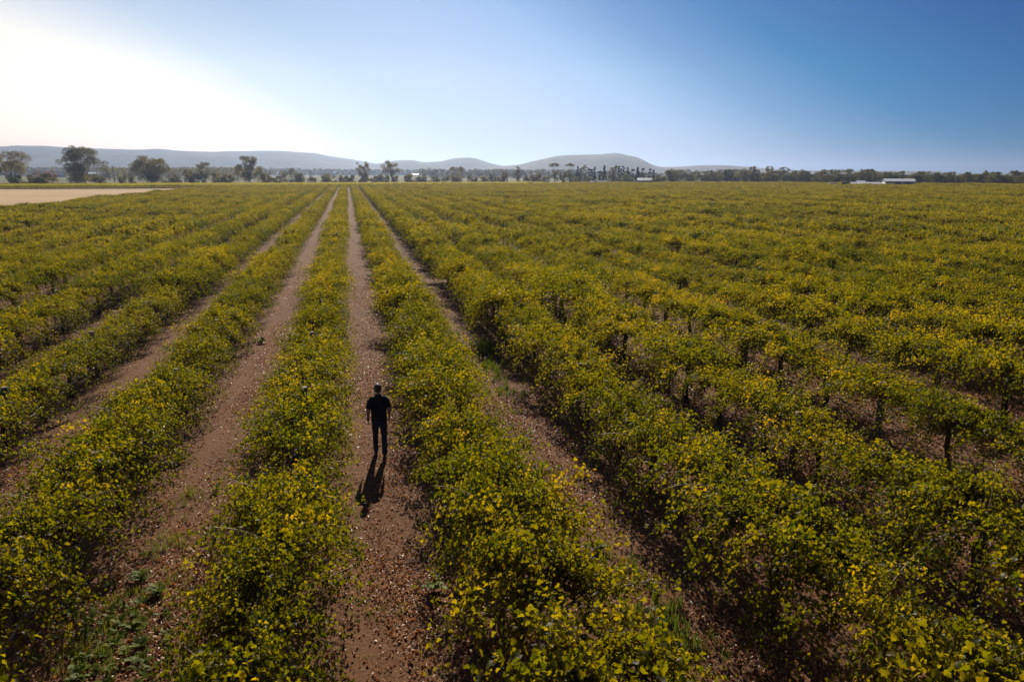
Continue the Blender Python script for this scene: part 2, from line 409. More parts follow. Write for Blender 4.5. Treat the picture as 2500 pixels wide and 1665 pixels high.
# ------------------------------------------------------------------ grapevines
def make_foliage(seed, kind, far=False):
    rng = np.random.default_rng(seed)
    n_sh = {'full': 92, 'green': 90, 'sparse': 70}[kind]
    pos, nrm, tip, size, lv = [], [], [], [], []
    canes = []
    cl = rng.uniform(-1, 1, 6)
    bias = {'full': .455, 'green': .35, 'sparse': .425}[kind]
    for i in range(n_sh):
        y0 = np.clip(rng.choice(cl) + rng.normal(0, .18) if rng.random() < .6 else rng.uniform(-1.05, 1.05), -1.12, 1.12)
        side = 1 if i % 2 else -1
        reach, up = rng.uniform(.25, 1.16), rng.uniform(.30, 1.05)
        zend = rng.uniform(.15, 1.05) if rng.random() < .8 else rng.uniform(1.15, 1.6)
        dy = rng.normal(0, .42)
        if rng.random() < .30: reach, up, zend = rng.uniform(.02, .45), rng.uniform(.4, .8), rng.uniform(1.3, 1.75)
        if rng.random() < .02: reach, up, zend = rng.uniform(1.05, 1.35), rng.uniform(.5, 1.0), rng.uniform(.5, 1.3)     # long straggling shoots
        drop = max(.15, 1.2 + up - zend)
        nl = int(rng.uniform(27, 40) * (.75 if far else 2.1) * (.55 + .5 * reach + .25 * drop))
        sb = rng.normal(bias, .115)
        T = np.sort(rng.uniform(.06, 1, nl))
        P = np.stack([side * (.04 + reach * T ** .85), y0 + dy * T + .05 * np.sin(T * 9 + i), 1.2 + up * T - drop * T ** 2], 1)
        P += rng.normal(0, .062, (nl, 3))
        P[:, 2] = np.maximum(P[:, 2], .2 + rng.random(nl) * .15)
        slope = (up - 2 * drop * T)
        pos.append(P)
        nrm.append(np.stack([side * np.clip(-slope, 0, 1.6) * .6 + rng.normal(0, .7, nl), rng.normal(0.0, .75, nl), .55 + rng.normal(0, .45, nl)], 1))
        tip.append(np.stack([side * .7 + rng.normal(0, .6, nl), rng.normal(0, .7, nl), -.6 + rng.normal(0, .35, nl)], 1))
        size.append(rng.uniform(.031, .063, nl) * (1.08 - .3 * T) * (1.5 if far else 1))
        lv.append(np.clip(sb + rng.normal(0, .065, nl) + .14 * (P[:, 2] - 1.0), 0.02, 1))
        canes.append((side, y0, up, drop, reach, dy, 1.0))
    pos, nrm, tip, size, lv = (np.concatenate(a) for a in (pos, nrm, tip, size, lv))
    return leaf_bulk(pos, nrm, tip, size, lv, VINE_TV, VINE_TF), canes
def cane_points(c, T0=0.0, lift=0.04):
    side, y0, up, drop, outw, dy, L = c
    return [(side * (.02 + outw * t ** .85), y0 + dy * t, 1.17 + up * t - drop * t * t + lift) for t in np.linspace(T0, L, 8)]
def trunk_builder(seed):
    r = random.Random(seed); x = y = 0; pts = []; rr = []
    for k in range(7):
        z = -.03 + k * 1.16 / 6
        pts.append((x, y, z)); rr.append(.062 - .012 * k / 6 + r.uniform(-.008, .01)); x += r.uniform(-.04, .04) - x * .3; y += r.uniform(-.05, .05) - y * .3
    return pts, rr
def arm_points(seed, s):
    r = random.Random(seed)
    return [(r.uniform(-.03, .03) if k else 0, s * (k / 5) * 1.02, 1.06 + .06 * min(1, k / 2) + r.uniform(-.03, .03)) for k in range(6)], [.04 - .004 * k for k in range(6)]

KINDS = ['full', 'full', 'full', 'full', 'full', 'green', 'green', 'green', 'sparse', 'sparse', 'sparse', 'sparse']
VAR = []
proto_col = bpy.data.collections.new('vine_prototypes')
proto_col_y = bpy.data.collections.new('yellow_vine_prototypes')
for i, kd in enumerate(KINDS):
    (V, Fc, lv), canes = make_foliage(100 + i, kd)
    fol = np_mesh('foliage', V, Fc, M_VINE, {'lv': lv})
    tp, tr = trunk_builder(i)
    trunk = MB().tube(tp, tr, 7).mesh('trunk', M_BARK, True)
    arms = [MB().tube(*arm_points(i * 2 + k, s), 6).mesh('cordon', M_BARK, True) for k, s in enumerate((-1, 1))]
    nb = {'full': 4, 'green': 4, 'sparse': 9}[kd]
    cm = [MB().tube(cane_points((c[0], c[1], c[2] + .03, c[3], c[4] * 1.04, c[5], 1.0), lift=.03), [.0095 - .0009 * q for q in range(8)], 5).mesh('cane', M_CANE, True) for c in sorted(canes, key=lambda c: c[3] - c[2] - .6 * c[4])[:nb]]
    VAR.append(dict(kind=kd, foliage=fol, trunk=trunk, arms=arms, canes=cm))
    # one joined mesh of the same vine for the far stretches of the rows
    for pcol, lm, cut in ((proto_col, M_VINE, 1), (proto_col_y, M_VINE_Y, 1)):
        if pcol is proto_col_y and i >= 5: continue
        (V, Fc, lv), _ = make_foliage(100 + i, kd, True)
        wood = MB().tube(tp, tr, 5).tube(*arm_points(i * 2, -1), 4).tube(*arm_points(i * 2 + 1, 1), 4)
        tris = []
        for q in wood.f: tris += [(q[0], q[j], q[j + 1]) for j in range(1, len(q) - 1)]
        WV, WF = np.array(wood.v), np.array(tris)
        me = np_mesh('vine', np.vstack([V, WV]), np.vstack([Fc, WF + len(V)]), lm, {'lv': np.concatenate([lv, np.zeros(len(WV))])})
        me.materials.append(M_BARK)
        mi = np.zeros(len(Fc) + len(WF), np.int32); mi[len(Fc):] = 1
        me.polygons.foreach_set('material_index', mi)
        pcol.objects.link(bpy.data.objects.new('vine_%02d' % i, me))

POST_V = {-1: 10.45, 0: 11.3, 1: 17.0, 2: 12.2}            # a post seen in each of these rows; posts follow every 6 m
def row_u(k): return ROW0 + PITCH_ROW * k + (.22 if k == 1 else 0)                  # k = 0 first row right of the man, -1 first row left of him
rngv = random.Random(7)
vines = []
for k in range(-N_LEFT, N_RIGHT + 1):
    u = row_u(k); pv = POST_V.get(k, 10 + rngv.uniform(0, 6)) % 6
    n = int((block_end(u) + 8) / 2)
    for j in range(-3, n):
        v = pv + 1 + 2 * j
        if v > block_end(u): break
        if rngv.random() < .02: continue
        p = project(u, v, 1.1)
        if p is None:
            if v < -1 or abs(u) > 8: continue
            p = (1250, 3000, 9)
        if p[0] < -700 or p[0] > 3200 or p[1] > 3200: continue
        vines.append((u + rngv.uniform(-.12, .12), v + rngv.uniform(-.2, .2), k, p))
inview = [t for t in vines if -45 < t[3][0] < 2545 and t[3][1] < 1700]
inview.sort(key=lambda t: t[3][2])
near = inview[:300]
near_ids = {id(t) for t in near}
ORD = ['zeroth', 'first', 'second', 'third', 'fourth', 'fifth', 'sixth', 'seventh', 'eighth', 'ninth', 'tenth', 'eleventh', 'twelfth', 'thirteenth', 'fourteenth',
       'fifteenth', 'sixteenth', 'seventeenth', 'eighteenth', 'nineteenth', 'twentieth', 'twenty-first', 'twenty-second', 'twenty-third', 'twenty-fourth',
       'twenty-fifth', 'twenty-sixth', 'twenty-seventh', 'twenty-eighth', 'twenty-ninth', 'thirtieth', 'thirty-first', 'thirty-second', 'thirty-third', 'thirty-fourth',
       'thirty-fifth', 'thirty-sixth', 'thirty-seventh', 'thirty-eighth', 'thirty-ninth', 'fortieth']
def row_name(k): return f'{ORD[k + 1]} row right of the man' if k >= 0 else f'{ORD[-k]} row left of the man'
def vigour(u, v): return (1.0 if u < 4 else 1.09) + .07 * math.sin(u * .31 + 1.3 * math.sin(v * .11)) + .06 * math.sin(v * .23 + u * .17)
def pick_variant(u, v):
    w = [1.0] * len(KINDS)
    for i, kd in enumerate(KINDS):
        if kd == 'sparse': w[i] = .7 if (u > 3 and v < 30) else (.2 if u > 0 or v < 14 else .06)
        if kd == 'green': w[i] = .7
    return rngv.choices(range(len(KINDS)), w)[0]
LOOK = {'full': 'leafy yellowing grapevine', 'green': 'leafy green grapevine', 'sparse': 'thin-leaved grapevine with bare canes'}
byrow = {}
for t in near: byrow.setdefault(t[2], []).append(t)
for k, ts in sorted(byrow.items()):
    ts.sort(key=lambda t: t[1])
    for q, (u, v, _, p) in enumerate(ts, 1):
        vi = pick_variant(u, v); va = VAR[vi]
        flip = rngv.random() < .5
        root = thing('grapevine', f"{LOOK[va['kind']]}, {ORD[q]} plant up the {row_name(k)}", 'grapevine', (u, v, 0), math.pi if flip else 0, 'grapevines in the trellised rows')
        s = rngv.uniform(.90, 1.12) * vigour(u, v); root.scale = (s * rngv.uniform(.88, 1.18) * (1.17 if k > 1 else .98), 1.04, s * 1.04)
        stuff(obj('foliage', va['foliage'], root))
        obj('trunk', va['trunk'], root)
        for a in va['arms']: obj('cordon', a, root)
        if p[2] < 26:
            for c in va['canes']: obj('cane', c, root)

def gn_scatter(name, pts, rots, scls, idx, coll, label, cat):
    me = bpy.data.meshes.new(name)
    me.from_pydata([tuple(p) for p in pts], [], [])
    for nm, ty, a in (('rz', 'FLOAT', rots), ('sc', 'FLOAT', scls), ('ix', 'INT', idx)):
        A = me.attributes.new(nm, ty, 'POINT'); A.data.foreach_set('value', np.array(a, dtype=np.float32 if ty == 'FLOAT' else np.int32))
    o = stuff(obj(name, me), label, cat)
    ng = bpy.data.node_groups.new(name, 'GeometryNodeTree')
    ng.interface.new_socket('Geometry', in_out='INPUT', socket_type='NodeSocketGeometry')
    ng.interface.new_socket('Geometry', in_out='OUTPUT', socket_type='NodeSocketGeometry')
    N, L = ng.nodes, ng.links
    gi, go = N.new('NodeGroupInput'), N.new('NodeGroupOutput')
    ci = N.new('GeometryNodeCollectionInfo'); ci.inputs['Collection'].default_value = coll
    ci.inputs['Separate Children'].default_value = True; ci.inputs['Reset Children'].default_value = True
    ip = N.new('GeometryNodeInstanceOnPoints'); ip.inputs['Pick Instance'].default_value = True
    def attr(nm, ty):
        a = N.new('GeometryNodeInputNamedAttribute'); a.data_type = ty; a.inputs['Name'].default_value = nm
        return a.outputs['Attribute']
    cx = N.new('ShaderNodeCombineXYZ'); L.new(attr('rz', 'FLOAT'), cx.inputs[2])
    L.new(gi.outputs[0], ip.inputs['Points']); L.new(ci.outputs[0], ip.inputs['Instance'])
    L.new(attr('ix', 'INT'), ip.inputs['Instance Index']); L.new(cx.outputs[0], ip.inputs['Rotation'])
    L.new(attr('sc', 'FLOAT'), ip.inputs['Scale']); L.new(ip.outputs[0], go.inputs[0])
    md = o.modifiers.new('scatter', 'NODES'); md.node_group = ng
    return o
rest = [t for t in vines if id(t) not in near_ids]
gn_scatter('distant_vines', [(t[0], t[1], 0) for t in rest], [math.pi * (rngv.random() < .5) + rngv.uniform(-.05, .05) for t in rest],
           [rngv.uniform(.92, 1.18) * vigour(t[0], t[1]) for t in rest], [pick_variant(t[0], 99) for t in rest], proto_col,
           'yellow-green vine rows filling the plain beyond the nearer vines', 'vineyard')
cross = []
for r in range(14):
    y = 313.5 + r * 3.3
    for x in np.arange(-330, 100 if r else 92, 2.0):
        cross.append((x + rngv.uniform(-.2, .2), y + rngv.uniform(-.15, .15), 0))
gn_scatter('cross_rows', cross, [math.pi / 2 + math.pi * (rngv.random() < .5) for t in cross], [rngv.uniform(.98, 1.14) for t in cross],
           [rngv.randrange(5) for t in cross], proto_col_y, 'bright yellow strip of vines running across beyond the row ends', 'vineyard')

# ------------------------------------------------------------------ trellis posts, drip hoses
M_POST, nt, out = new_mat('weathered_post')
b = principled(nt, out, .85, .2)
tc = nt.nodes.new('ShaderNodeTexCoord'); mp = nt.nodes.new('ShaderNodeMapping'); mp.inputs['Scale'].default_value = (30, 30, 2)
nt.links.new(tc.outputs['Object'], mp.inputs['Vector'])
n1 = noise(nt, 1.5, 5, .7, vec=mp.outputs[0]); r1 = ramp(nt, [(.3, (.085, .068, .052)), (.7, (.22, .18, .14))])
nt.links.new(n1.outputs['Fac'], r1.inputs[0]); nt.links.new(r1.outputs[0], b.inputs['Base Color'])
M_POSTTOP = plain('sawn_post_top', (.26, .20, .14), .2, 40)
def post_mesh():
    mb = MB(); mb.tube([(0, 0, -.05), (0, 0, .5), (.004, 0, 1.0), (.004, .003, 1.515), (.004, .003, 1.53)], [.082, .08, .078, .077, .07], 14)
    return mb.mesh('shaft', M_POST, True)
shaft = post_mesh()
cap = MB().tube([(.004, .003, 1.528), (.004, .003, 1.534)], [.0685, .066], 14).mesh('sawn_top', M_POSTTOP)
wire_clip = MB().tube([(-.088, -.02, 1.22), (-.05, -.083, 1.22), (.05, -.083, 1.22), (.088, -.02, 1.22)], .006, 4).mesh('wire_staple', plain('galvanised', (.5, .5, .5), .1, 20, .35, .5, .9))
posts_far = []
for k in range(-N_LEFT, N_RIGHT + 1):
    u = row_u(k); pv = POST_V.get(k, 10 + random.Random(k + 50).uniform(0, 6)) % 6
    q = 0
    for j in range(0, 30):
        v = pv + 6 * j
        if v > block_end(u) or v < 3: continue
        p = project(u, v, 1.4)
        if p is None or not (-5 < p[0] < 2505 and p[1] < 1660) or p[2] > 160: continue
        q += 1
        if p[2] < 48:
            rp = random.Random(k * 100 + j)
            t = thing('trellis_post', f'grey round wooden trellis post, {ORD[q]} post up the {row_name(k)}', 'post', (u + rp.uniform(-.05, .05), v, rp.uniform(-.18, -.02)), rp.uniform(0, 6), 'wooden trellis posts along the rows')
            t.rotation_euler = (rp.uniform(-.03, .03), rp.uniform(-.04, .04), rp.uniform(0, 6))
            s = obj('shaft', shaft, t); obj('sawn_top', cap, s)
            if p[2] < 20: obj('wire_staple', wire_clip, t)
        else: posts_far.append((u, v))
mb = MB()
for (u, v) in posts_far: mb.tube([(u, v, 0), (u, v, 1.5)], .075, 6)
stuff(obj('distant_posts', mb.mesh('distant_posts', M_POST)), 'grey post tops poking out of the farther vine rows', 'post')

for k in range(-6, 8):
    u = row_u(k); rh = random.Random(k)
    pts = [(u + .11 + .02 * math.sin(v * .7 + k), v, .47 + .035 * math.cos(v * math.pi) + rh.uniform(-.012, .012)) for v in np.arange(2, 70, .5)]
    tag(obj('drip_hose', MB().tube(pts, .013, 5).mesh('drip_hose', M_HOSE, True)), f'thin drip irrigation hose strung under the {row_name(k)}', 'hose', 'drip hoses under the vine rows')
    pts = [(u, v, 1.2 + .012 * math.cos(v * math.pi / 3)) for v in np.arange(2, 70, 1.0)]
    tag(obj('trellis_wire', MB().tube(pts, .003, 4).mesh('trellis_wire', M_BARK, True)), f'thin steel trellis wire carrying the {row_name(k)}', 'wire', 'trellis wires of the vine rows')

# ------------------------------------------------------------------ litter, straw, weeds on the ground
def scatter_uv(n, seed, vmax=52):
    rng = np.random.default_rng(seed)
    V = 4.0 + (vmax - 4.0) * rng.random(n) ** 1.6
    U = rng.uniform(-.62 * V - 5, 1.2 * V + 7)
    ph = (U - (ROW0 - PITCH_ROW / 2)) / PITCH_ROW; fr = np.abs(ph - np.round(ph))     # 0 mid path, .5 under the vines
    keep = rng.random(n) < np.clip(1.3 - 2.0 * fr, .25, 1)
    keep &= (np.abs(fr * PITCH_ROW - .62) > .16) | (rng.random(n) < .45)          # fewer in the wheel tracks
    pat = np.sin(U * 1.9 + 2 * np.sin(V * .7)) + np.sin(V * 1.3 + 1.7 * np.sin(U * 1.1)) + np.sin(V * .37 + U * .5)
    keep &= rng.random(n) < np.clip(.62 + .30 * pat, .10, 1)
    return U[keep], V[keep], rng
U, V, rng = scatter_uv(600000, 5)
n = len(U)
pos = np.stack([U, V, rng.uniform(.008, .035, n)], 1)
nrm = np.stack([rng.normal(0, .7, n), rng.normal(0, .7, n), np.ones(n)], 1)
tip = rng.normal(0, 1, (n, 3)); tip[:, 2] *= .3
Vv, Fc, lv = leaf_bulk(pos, nrm, tip, rng.uniform(.026, .062, n), rng.random(n), DIA_TV * np.array([1, 1, 2.2]), DIA_TF)
stuff(obj('leaf_litter', np_mesh('leaf_litter', Vv, Fc, M_LITTER, {'lv': lv})), 'curled brown fallen leaves lying between the vine rows', 'leaf litter')
U, V, rng = scatter_uv(170000, 6)
n = len(U)
pos = np.stack([U, V, rng.uniform(.008, .03, n)], 1)
nrm = np.stack([rng.normal(0, .35, n), rng.normal(0, .35, n), np.ones(n)], 1)
tip = rng.normal(0, 1, (n, 3)); tip[:, 2] *= .18
ST_TV = np.array([(-.04, -.5, 0), (.04, -.5, 0), (.05, .5, .02), (-.03, .5, 0)], float)
Vv, Fc, lv = leaf_bulk(pos, nrm, tip, rng.uniform(.03, .11, n), rng.random(n), ST_TV, DIA_TF)
stuff(obj('straw_litter', np_mesh('straw_litter', Vv, Fc, M_STRAW, {'lv': lv})), 'pale broken straw and cane prunings scattered on the soil', 'straw')

GR_TV = np.array([(-.03, 0, 0), (.03, 0, 0), (.022, .55, .10), (-.022, .55, .10), (0, 1, .34)], float)
GR_TF = np.array([(0, 1, 2), (0, 2, 3), (3, 2, 4)])
def blades(cx, cy, rx, ry, n, h, seed, lvb=.45, patchy=True):
    rng = np.random.default_rng(seed)
    a = rng.uniform(0, 2 * math.pi, n); r = np.sqrt(rng.random(n))
    tuft = rng.integers(0, max(1, n // 14), n); tc_ = np.random.default_rng(seed + 1).normal(0, .5, (max(1, n // 14), 2))
    x = cx + rx * (tc_[tuft, 0]) + rng.normal(0, .035, n); y = cy + ry * (tc_[tuft, 1]) + rng.normal(0, .035, n)
    pos = np.stack([x, y, np.full(n, 0.0)], 1)
    az = rng.uniform(0, 2 * math.pi, n); ln = rng.uniform(.1, .9, n)
    tip = np.stack([np.cos(az) * ln, np.sin(az) * ln, np.ones(n)], 1)
    nrm = np.stack([-np.cos(az), -np.sin(az), ln], 1)
    return leaf_bulk(pos, -nrm * np.array([1, 1, -1]), tip, rng.uniform(.5, 1.1, n) * h, np.clip(rng.normal(lvb, .2, n), 0, 1), GR_TV, GR_TF)
def merge(parts):
    Vs, Fs, Ls, b = [], [], [], 0
    for V, Fc, lv in parts:
        Vs.append(V); Fs.append(Fc + b); Ls.append(lv); b += len(V)
    return np.vstack(Vs), np.vstack(Fs), np.concatenate(Ls)
parts = []
G = [  # px, py, rx, ry, blades, height : patches of green grass seen in the photograph
    (1180, 850, .45, 1.6, 1100, .26), (1210, 905, .45, 1.2, 700, .24), (1245, 960, .4, .8, 300, .22), (1390, 800, .7, 1.6, 500, .30), (1450, 850, .5, 1, 300, .3),
    (590, 850, .5, 1.2, 260, .18), (560, 905, .3, .8, 130, .14), (635, 835, .25, .3, 120, .2), (430, 1245, .5, .5, 220, .14), (455, 1210, .3, .3, 120, .16),
    (400, 1335, .6, .5, 380, .15), (330, 1480, .7, .6, 500, .13), (260, 1560, .7, .5, 500, .13), (420, 1420, .7, .5, 260, .12), (200, 1620, .6, .4, 500, .14),
    (1610, 1500, .4, .5, 260, .28), (1650, 1560, .3, .4, 180, .26), (1540, 1400, .5, .5, 260, .2), (1480, 1360, .3, .3, 120, .16), (930, 1500, .5, .4, 90, .1),
    (800, 1600, .6, .4, 80, .1), (850, 1370, .4, .4, 60, .1), (940, 700, .4, 2.0, 160, .1), (760, 620, .5, 4, 250, .14), (745, 690, .4, 2.5, 160, .12),
    (1060, 560, .5, 4, 260, .2), (1000, 640, .4, 3, 160, .15), (2200, 1290, .8, .6, 450, .24), (2250, 1350, .6, .5, 300, .22), (2080, 1180, .6, .8, 300, .2),
    (560, 690, .8, 3, 420, .2), (470, 790, .4, 2, 160, .14), (1680, 1590, .6, .4, 220, .2), (1500, 1240, .3, .5, 120, .16), (1730, 1060, .4, .6, 140, .2), (1060, 1560, .4, .4, 70, .1)]
for i, (px, py, rx, ry, nb, h) in enumerate(G):
    x, y = on_plane(px, py); parts.append(blades(x, y, rx, ry, nb, h, 300 + i, .4 if h > .17 else .55))
rg = random.Random(3)
for i in range(150):
    v = rg.uniform(6, 60); u = ROW0 - PITCH_ROW / 2 + PITCH_ROW * rg.randint(-5, 6) + rg.gauss(0, .5)
    parts.append(blades(u, v, .12, .15, rg.randint(8, 26), rg.uniform(.06, .14), 700 + i, rg.uniform(.3, .95)))
Vv, Fc, lv = merge(parts)
stuff(obj('grass', np_mesh('grass', Vv, Fc, M_GRASS, {'lv': lv})), 'short green and straw-coloured grass tufts between and under the rows', 'grass')
parts = []
BL_TV = np.array([(0, 0, 0), (.2, .35, .07), (.16, .8, .05), (0, 1, -.06), (-.16, .8, .05), (-.2, .35, .07)], float)
BL_TF = np.array([(0, 1, 5), (5, 1, 2), (5, 2, 4), (4, 2, 3)])
def rosette(cx, cy, n, size, seed, z=0.02):
    rng = np.random.default_rng(seed); az = rng.uniform(0, 2 * math.pi, n); el = rng.uniform(.15, .9, n)
    tip = np.stack([np.cos(az), np.sin(az), el], 1); nrm = np.stack([-np.cos(az) * el, -np.sin(az) * el, np.ones(n)], 1)
    pos = np.stack([np.full(n, cx), np.full(n, cy), np.full(n, z)], 1) + rng.normal(0, .02, (n, 3)) * np.array([1, 1, .2])
    return leaf_bulk(pos, nrm, tip, rng.uniform(.6, 1.1, n) * size, np.clip(rng.normal(.45, .2, n), 0, 1), BL_TV, BL_TF)
for i in range(120):                                                # ground-covering broad-leaved weeds in the lower left mid row
    px, py = rg.gauss(270, 75), rg.gauss(1560, 75)
    x, y = on_plane(px, min(py, 1700)); parts.append(rosette(x, y, rg.randint(5, 11), rg.uniform(.07, .17), 900 + i))
for i in range(40):
    px, py = rg.gauss(2230, 90), rg.gauss(1330, 60)
    x, y = on_plane(px, py); parts.append(rosette(x, y, rg.randint(6, 12), rg.uniform(.10, .22), 1100 + i))
Vv, Fc, lv = merge(parts)
stuff(obj('ground_weeds', np_mesh('ground_weeds', Vv, Fc, M_WEED, {'lv': lv})), 'low broad-leaved green weeds covering patches of the soil', 'weeds')
WP = [((345, 1418), 12, .26, 'pale spiky weed rosette in the mid row at lower left'), ((388, 1452), 22, .20, 'dark leafy weed below the pale spiky rosette at lower left'),
      ((1460, 1345), 18, .22, 'dark leafy weed in the path right of the nearest post'), ((530, 1200), 16, .14, 'small bright green weed in the path left of the near post'),
      ((1060, 1440), 14, .26, 'leafy vine sucker on shaded soil left of the near right-hand row'), ((435, 1130), 14, .22, 'bright green weed at the edge of the second row left of the man'),
      ((640, 838), 26, .24, 'bushy green weed alone in the path left of the man'), ((600, 1180), 16, .2, 'dark green sucker beside the row left of the man')]
for i, ((px, py), nl, sz, lab) in enumerate(WP):
    x, y = on_plane(px, py)
    t = thing('weed_plant', lab, 'weed', (x, y, 0), 0, 'single weeds growing in the paths')
    V1, F1, l1 = rosette(0, 0, nl, sz, 50 + i, .03)
    V2, F2, l2 = rosette(0, 0, nl // 2, sz * .8, 80 + i, .10)
    Vv, Fc, lv = merge([(V1, F1, l1), (V2, F2, l2)])
    stuff(obj('leaves', np_mesh('leaves', Vv, Fc, M_WEED, {'lv': lv}), t))
    obj('stem', MB().tube([(0, 0, -.02), (.005, 0, .06), (.0, .006, .13)], [.012, .009, .004], 5).mesh('stem', M_CANE), t)

# ------------------------------------------------------------------ the walking person
M_SKIN = plain('skin', (.42, .23, .16), .08, 20, .5, .4)
M_SHIRT = plain('black_cotton', (.012, .012, .014), .3, 9, .85, .25, bump=1.0)
M_JEANS = plain('dark_denim', (.025, .036, .072), .35, 12, .85, .2, bump=.8)
M_HAIR = plain('dark_hair', (.020, .014, .011), .5, 120, .5, .5, bump=.6)
M_BOOT = plain('brown_boot', (.030, .020, .015), .3, 20, .5, .4)
M_BLACK = plain('black_rubber', (.015, .015, .016), .2, 20, .5, .4)
def limb(mb, pts, rads, sides=14, ref=(1, 0, 0)):
    P = [Vector(p) for p in pts]; rings = []
    for i, p in enumerate(P):
        t = (P[min(i + 1, len(P) - 1)] - P[max(i - 1, 0)]).normalized()
        a = Vector(ref); a = (a - t * a.dot(t)).normalized(); b_ = t.cross(a)
        ra, rb = rads[i] if hasattr(rads[i], '__len__') else (rads[i], rads[i])
        rings.append((p, a, ra, b_, rb))
    mb.loft(rings, sides)
def fuse(mb, name, mat, voxel, smooth=4, parent=None):
    """fuse overlapping volumes into one continuous smooth surface"""
    o = obj('fuse_tmp', mb.mesh('fuse_tmp', mat))
    r = o.modifiers.new('r', 'REMESH'); r.mode = 'VOXEL'; r.voxel_size = voxel
    s = o.modifiers.new('s', 'SMOOTH'); s.iterations = smooth; s.factor = .5
    dg = bpy.context.evaluated_depsgraph_get(); dg.update()
    me = bpy.data.meshes.new_from_object(o.evaluated_get(dg)); me.name = name
    me.materials.clear(); me.materials.append(mat)
    me.polygons.foreach_set('use_smooth', [True] * len(me.polygons))
    bpy.data.objects.remove(o, do_unlink=True)
    return obj(name, me, parent)
mx_, my_ = on_plane(930, 1113)
man = thing('person', 'person in black polo shirt and dark jeans walking away along the path', 'person', (mx_, my_, 0), rad(-2))
SHL, SHR = (-.182, 0, 1.405), (.182, .01, 1.405)
EL, WL = (-.240, -.050, 1.16), (-.250, .03, .915)
ER, WR = (.242, -.040, 1.165), (.235, .11, .95)
bd = MB()
limb(bd, [(0, .01, .90), (0, 0, 1.05), (0, .01, 1.25), (0, .0, 1.42), (0, -.005, 1.50)], [(.15, .10), (.14, .095), (.165, .105), (.16, .09), (.07, .06)])
limb(bd, [(0, -.01, 1.46), (0, .0, 1.53), (0, .012, 1.60)], [(.064, .066), (.056, .060), (.055, .062)])
limb(bd, [(0, .045, 1.565), (0, .030, 1.60), (0, .016, 1.655), (0, .008, 1.71), (0, .004, 1.755), (0, 0, 1.785)], [(.045, .045), (.060, .078), (.073, .092), (.078, .098), (.068, .085), (.030, .04)])
limb(bd, [(0, .108, 1.70), (0, .125, 1.665), (0, .112, 1.645)], [.012, .018, .014])                               # nose
for s in (-1, 1): limb(bd, [(s * .072, .0, 1.63), (s * .086, -.004, 1.665), (s * .082, -.006, 1.695)], [(.008, .014), (.010, .022), (.008, .016)], 10)   # ears
limb(bd, [(0, .10, 1.618), (0, .104, 1.611)], [(.024, .010), (.022, .009)])                                       # lips
for sh, el, wr in ((SHL, EL, WL), (SHR, ER, WR)):
    mid = [(a + c) / 2 for a, c in zip(el, wr)]
    limb(bd, [sh, [(a * .5 + c * .5) for a, c in zip(sh, el)], el, [a * .65 + c * .35 for a, c in zip(el, wr)], wr], [.058, .052, .042, .044, (.024, .030)])
    w = Vector(wr); d = (Vector(wr) - Vector(el)).normalized(); d = (d + Vector((0, .12, -.25))).normalized()
    sgn = -1 if wr[0] < 0 else 1
    side = Vector((0, 1, 0)); side = (side - d * side.dot(d)).normalized(); inn = Vector((-sgn, 0, 0)); inn = (inn - d * inn.dot(d)).normalized()
    limb(bd, [w, w + d * .04, w + d * .09], [(.026, .030), (.018, .042), (.016, .043)], 12, inn)                   # palm
    for q, (o_, ln) in enumerate(((.032, .070), (.011, .080), (-.011, .074), (-.031, .058))):                     # four fingers, slightly curled
        p0 = w + d * .08 + side * o_
        p1 = p0 + d * ln * .5 + inn * .010; p2 = p1 + d * ln * .3 + inn * .018; p3 = p2 + d * ln * .15 + inn * .020
        limb(bd, [p0, p1, p2, p3], [.0095, .0090, .0082, .0065], 8, side)
    p0 = w + d * .025 + side * .028; p1 = p0 + d * .035 + side * .022 + inn * .012; p2 = p1 + d * .032 + side * .004 + inn * .012
    limb(bd, [p0, p1, p2], [.013, .011, .008], 8, inn)                                                            # thumb
fuse(bd, 'body', M_SKIN, .0065, 3, man)
for s in (-1, 1):
    e = MB(); e.loft([((s * .030, .094 + .004 * k, 1.672), (1, 0, 0), r_, (0, 0, 1), r_ * .7) for k, r_ in ((0, .004), (1, .011), (2, .012), (3, .006))], 10)
    obj('eye', e.mesh('eye', plain('eye', (.5, .48, .45), .3, 80, .2, .5), True), man)
sh = MB()
limb(sh, [(0, .012, .895), (0, .010, .98), (0, .004, 1.10), (0, .010, 1.25), (0, .004, 1.37), (0, -.004, 1.45), (0, -.008, 1.50)],
     [(.186, .128), (.184, .125), (.178, .118), (.192, .122), (.192, .112), (.130, .085), (.072, .066)], 20)
for s_, e_ in ((SHL, EL), (SHR, ER)):
    q = [a * .18 + c * .82 for a, c in zip(s_, e_)]
    limb(sh, [[s_[0] * .45, s_[1], 1.435], [s_[0] * .8, s_[1], 1.425], [s_[0] * 1.04, s_[1], s_[2] - .03], [a * .5 + c * .5 for a, c in zip(s_, e_)], q], [.055, .062, .066, .066, .070])
limb(sh, [(0, -.010, 1.485), (0, -.006, 1.545)], [(.078, .078), (.070, .073)])                                     # collar
fuse(sh, 'polo_shirt', M_SHIRT, .011, 5, man)
jn = MB()
limb(jn, [(0, .008, .80), (0, .008, .87), (0, .010, .96), (0, .010, 1.0)], [(.150, .115), (.176, .130), (.174, .122), (.166, .114)], 18)
LEGS = (((-.088, .01, .88), (-.100, .150, .50), (-.108, .165, .30), (-.108, .175, .075)), ((.088, .005, .88), (.098, .030, .49), (.096, -.100, .29), (.092, -.205, .115)))
for hp, kn, sn, an in LEGS:
    limb(jn, [hp, [a * .5 + c * .5 for a, c in zip(hp, kn)], kn, sn, an], [(.092, .108), (.086, .094), (.066, .072), (.064, .072), (.060, .066)])
fuse(jn, 'jeans', M_JEANS, .011, 5, man)
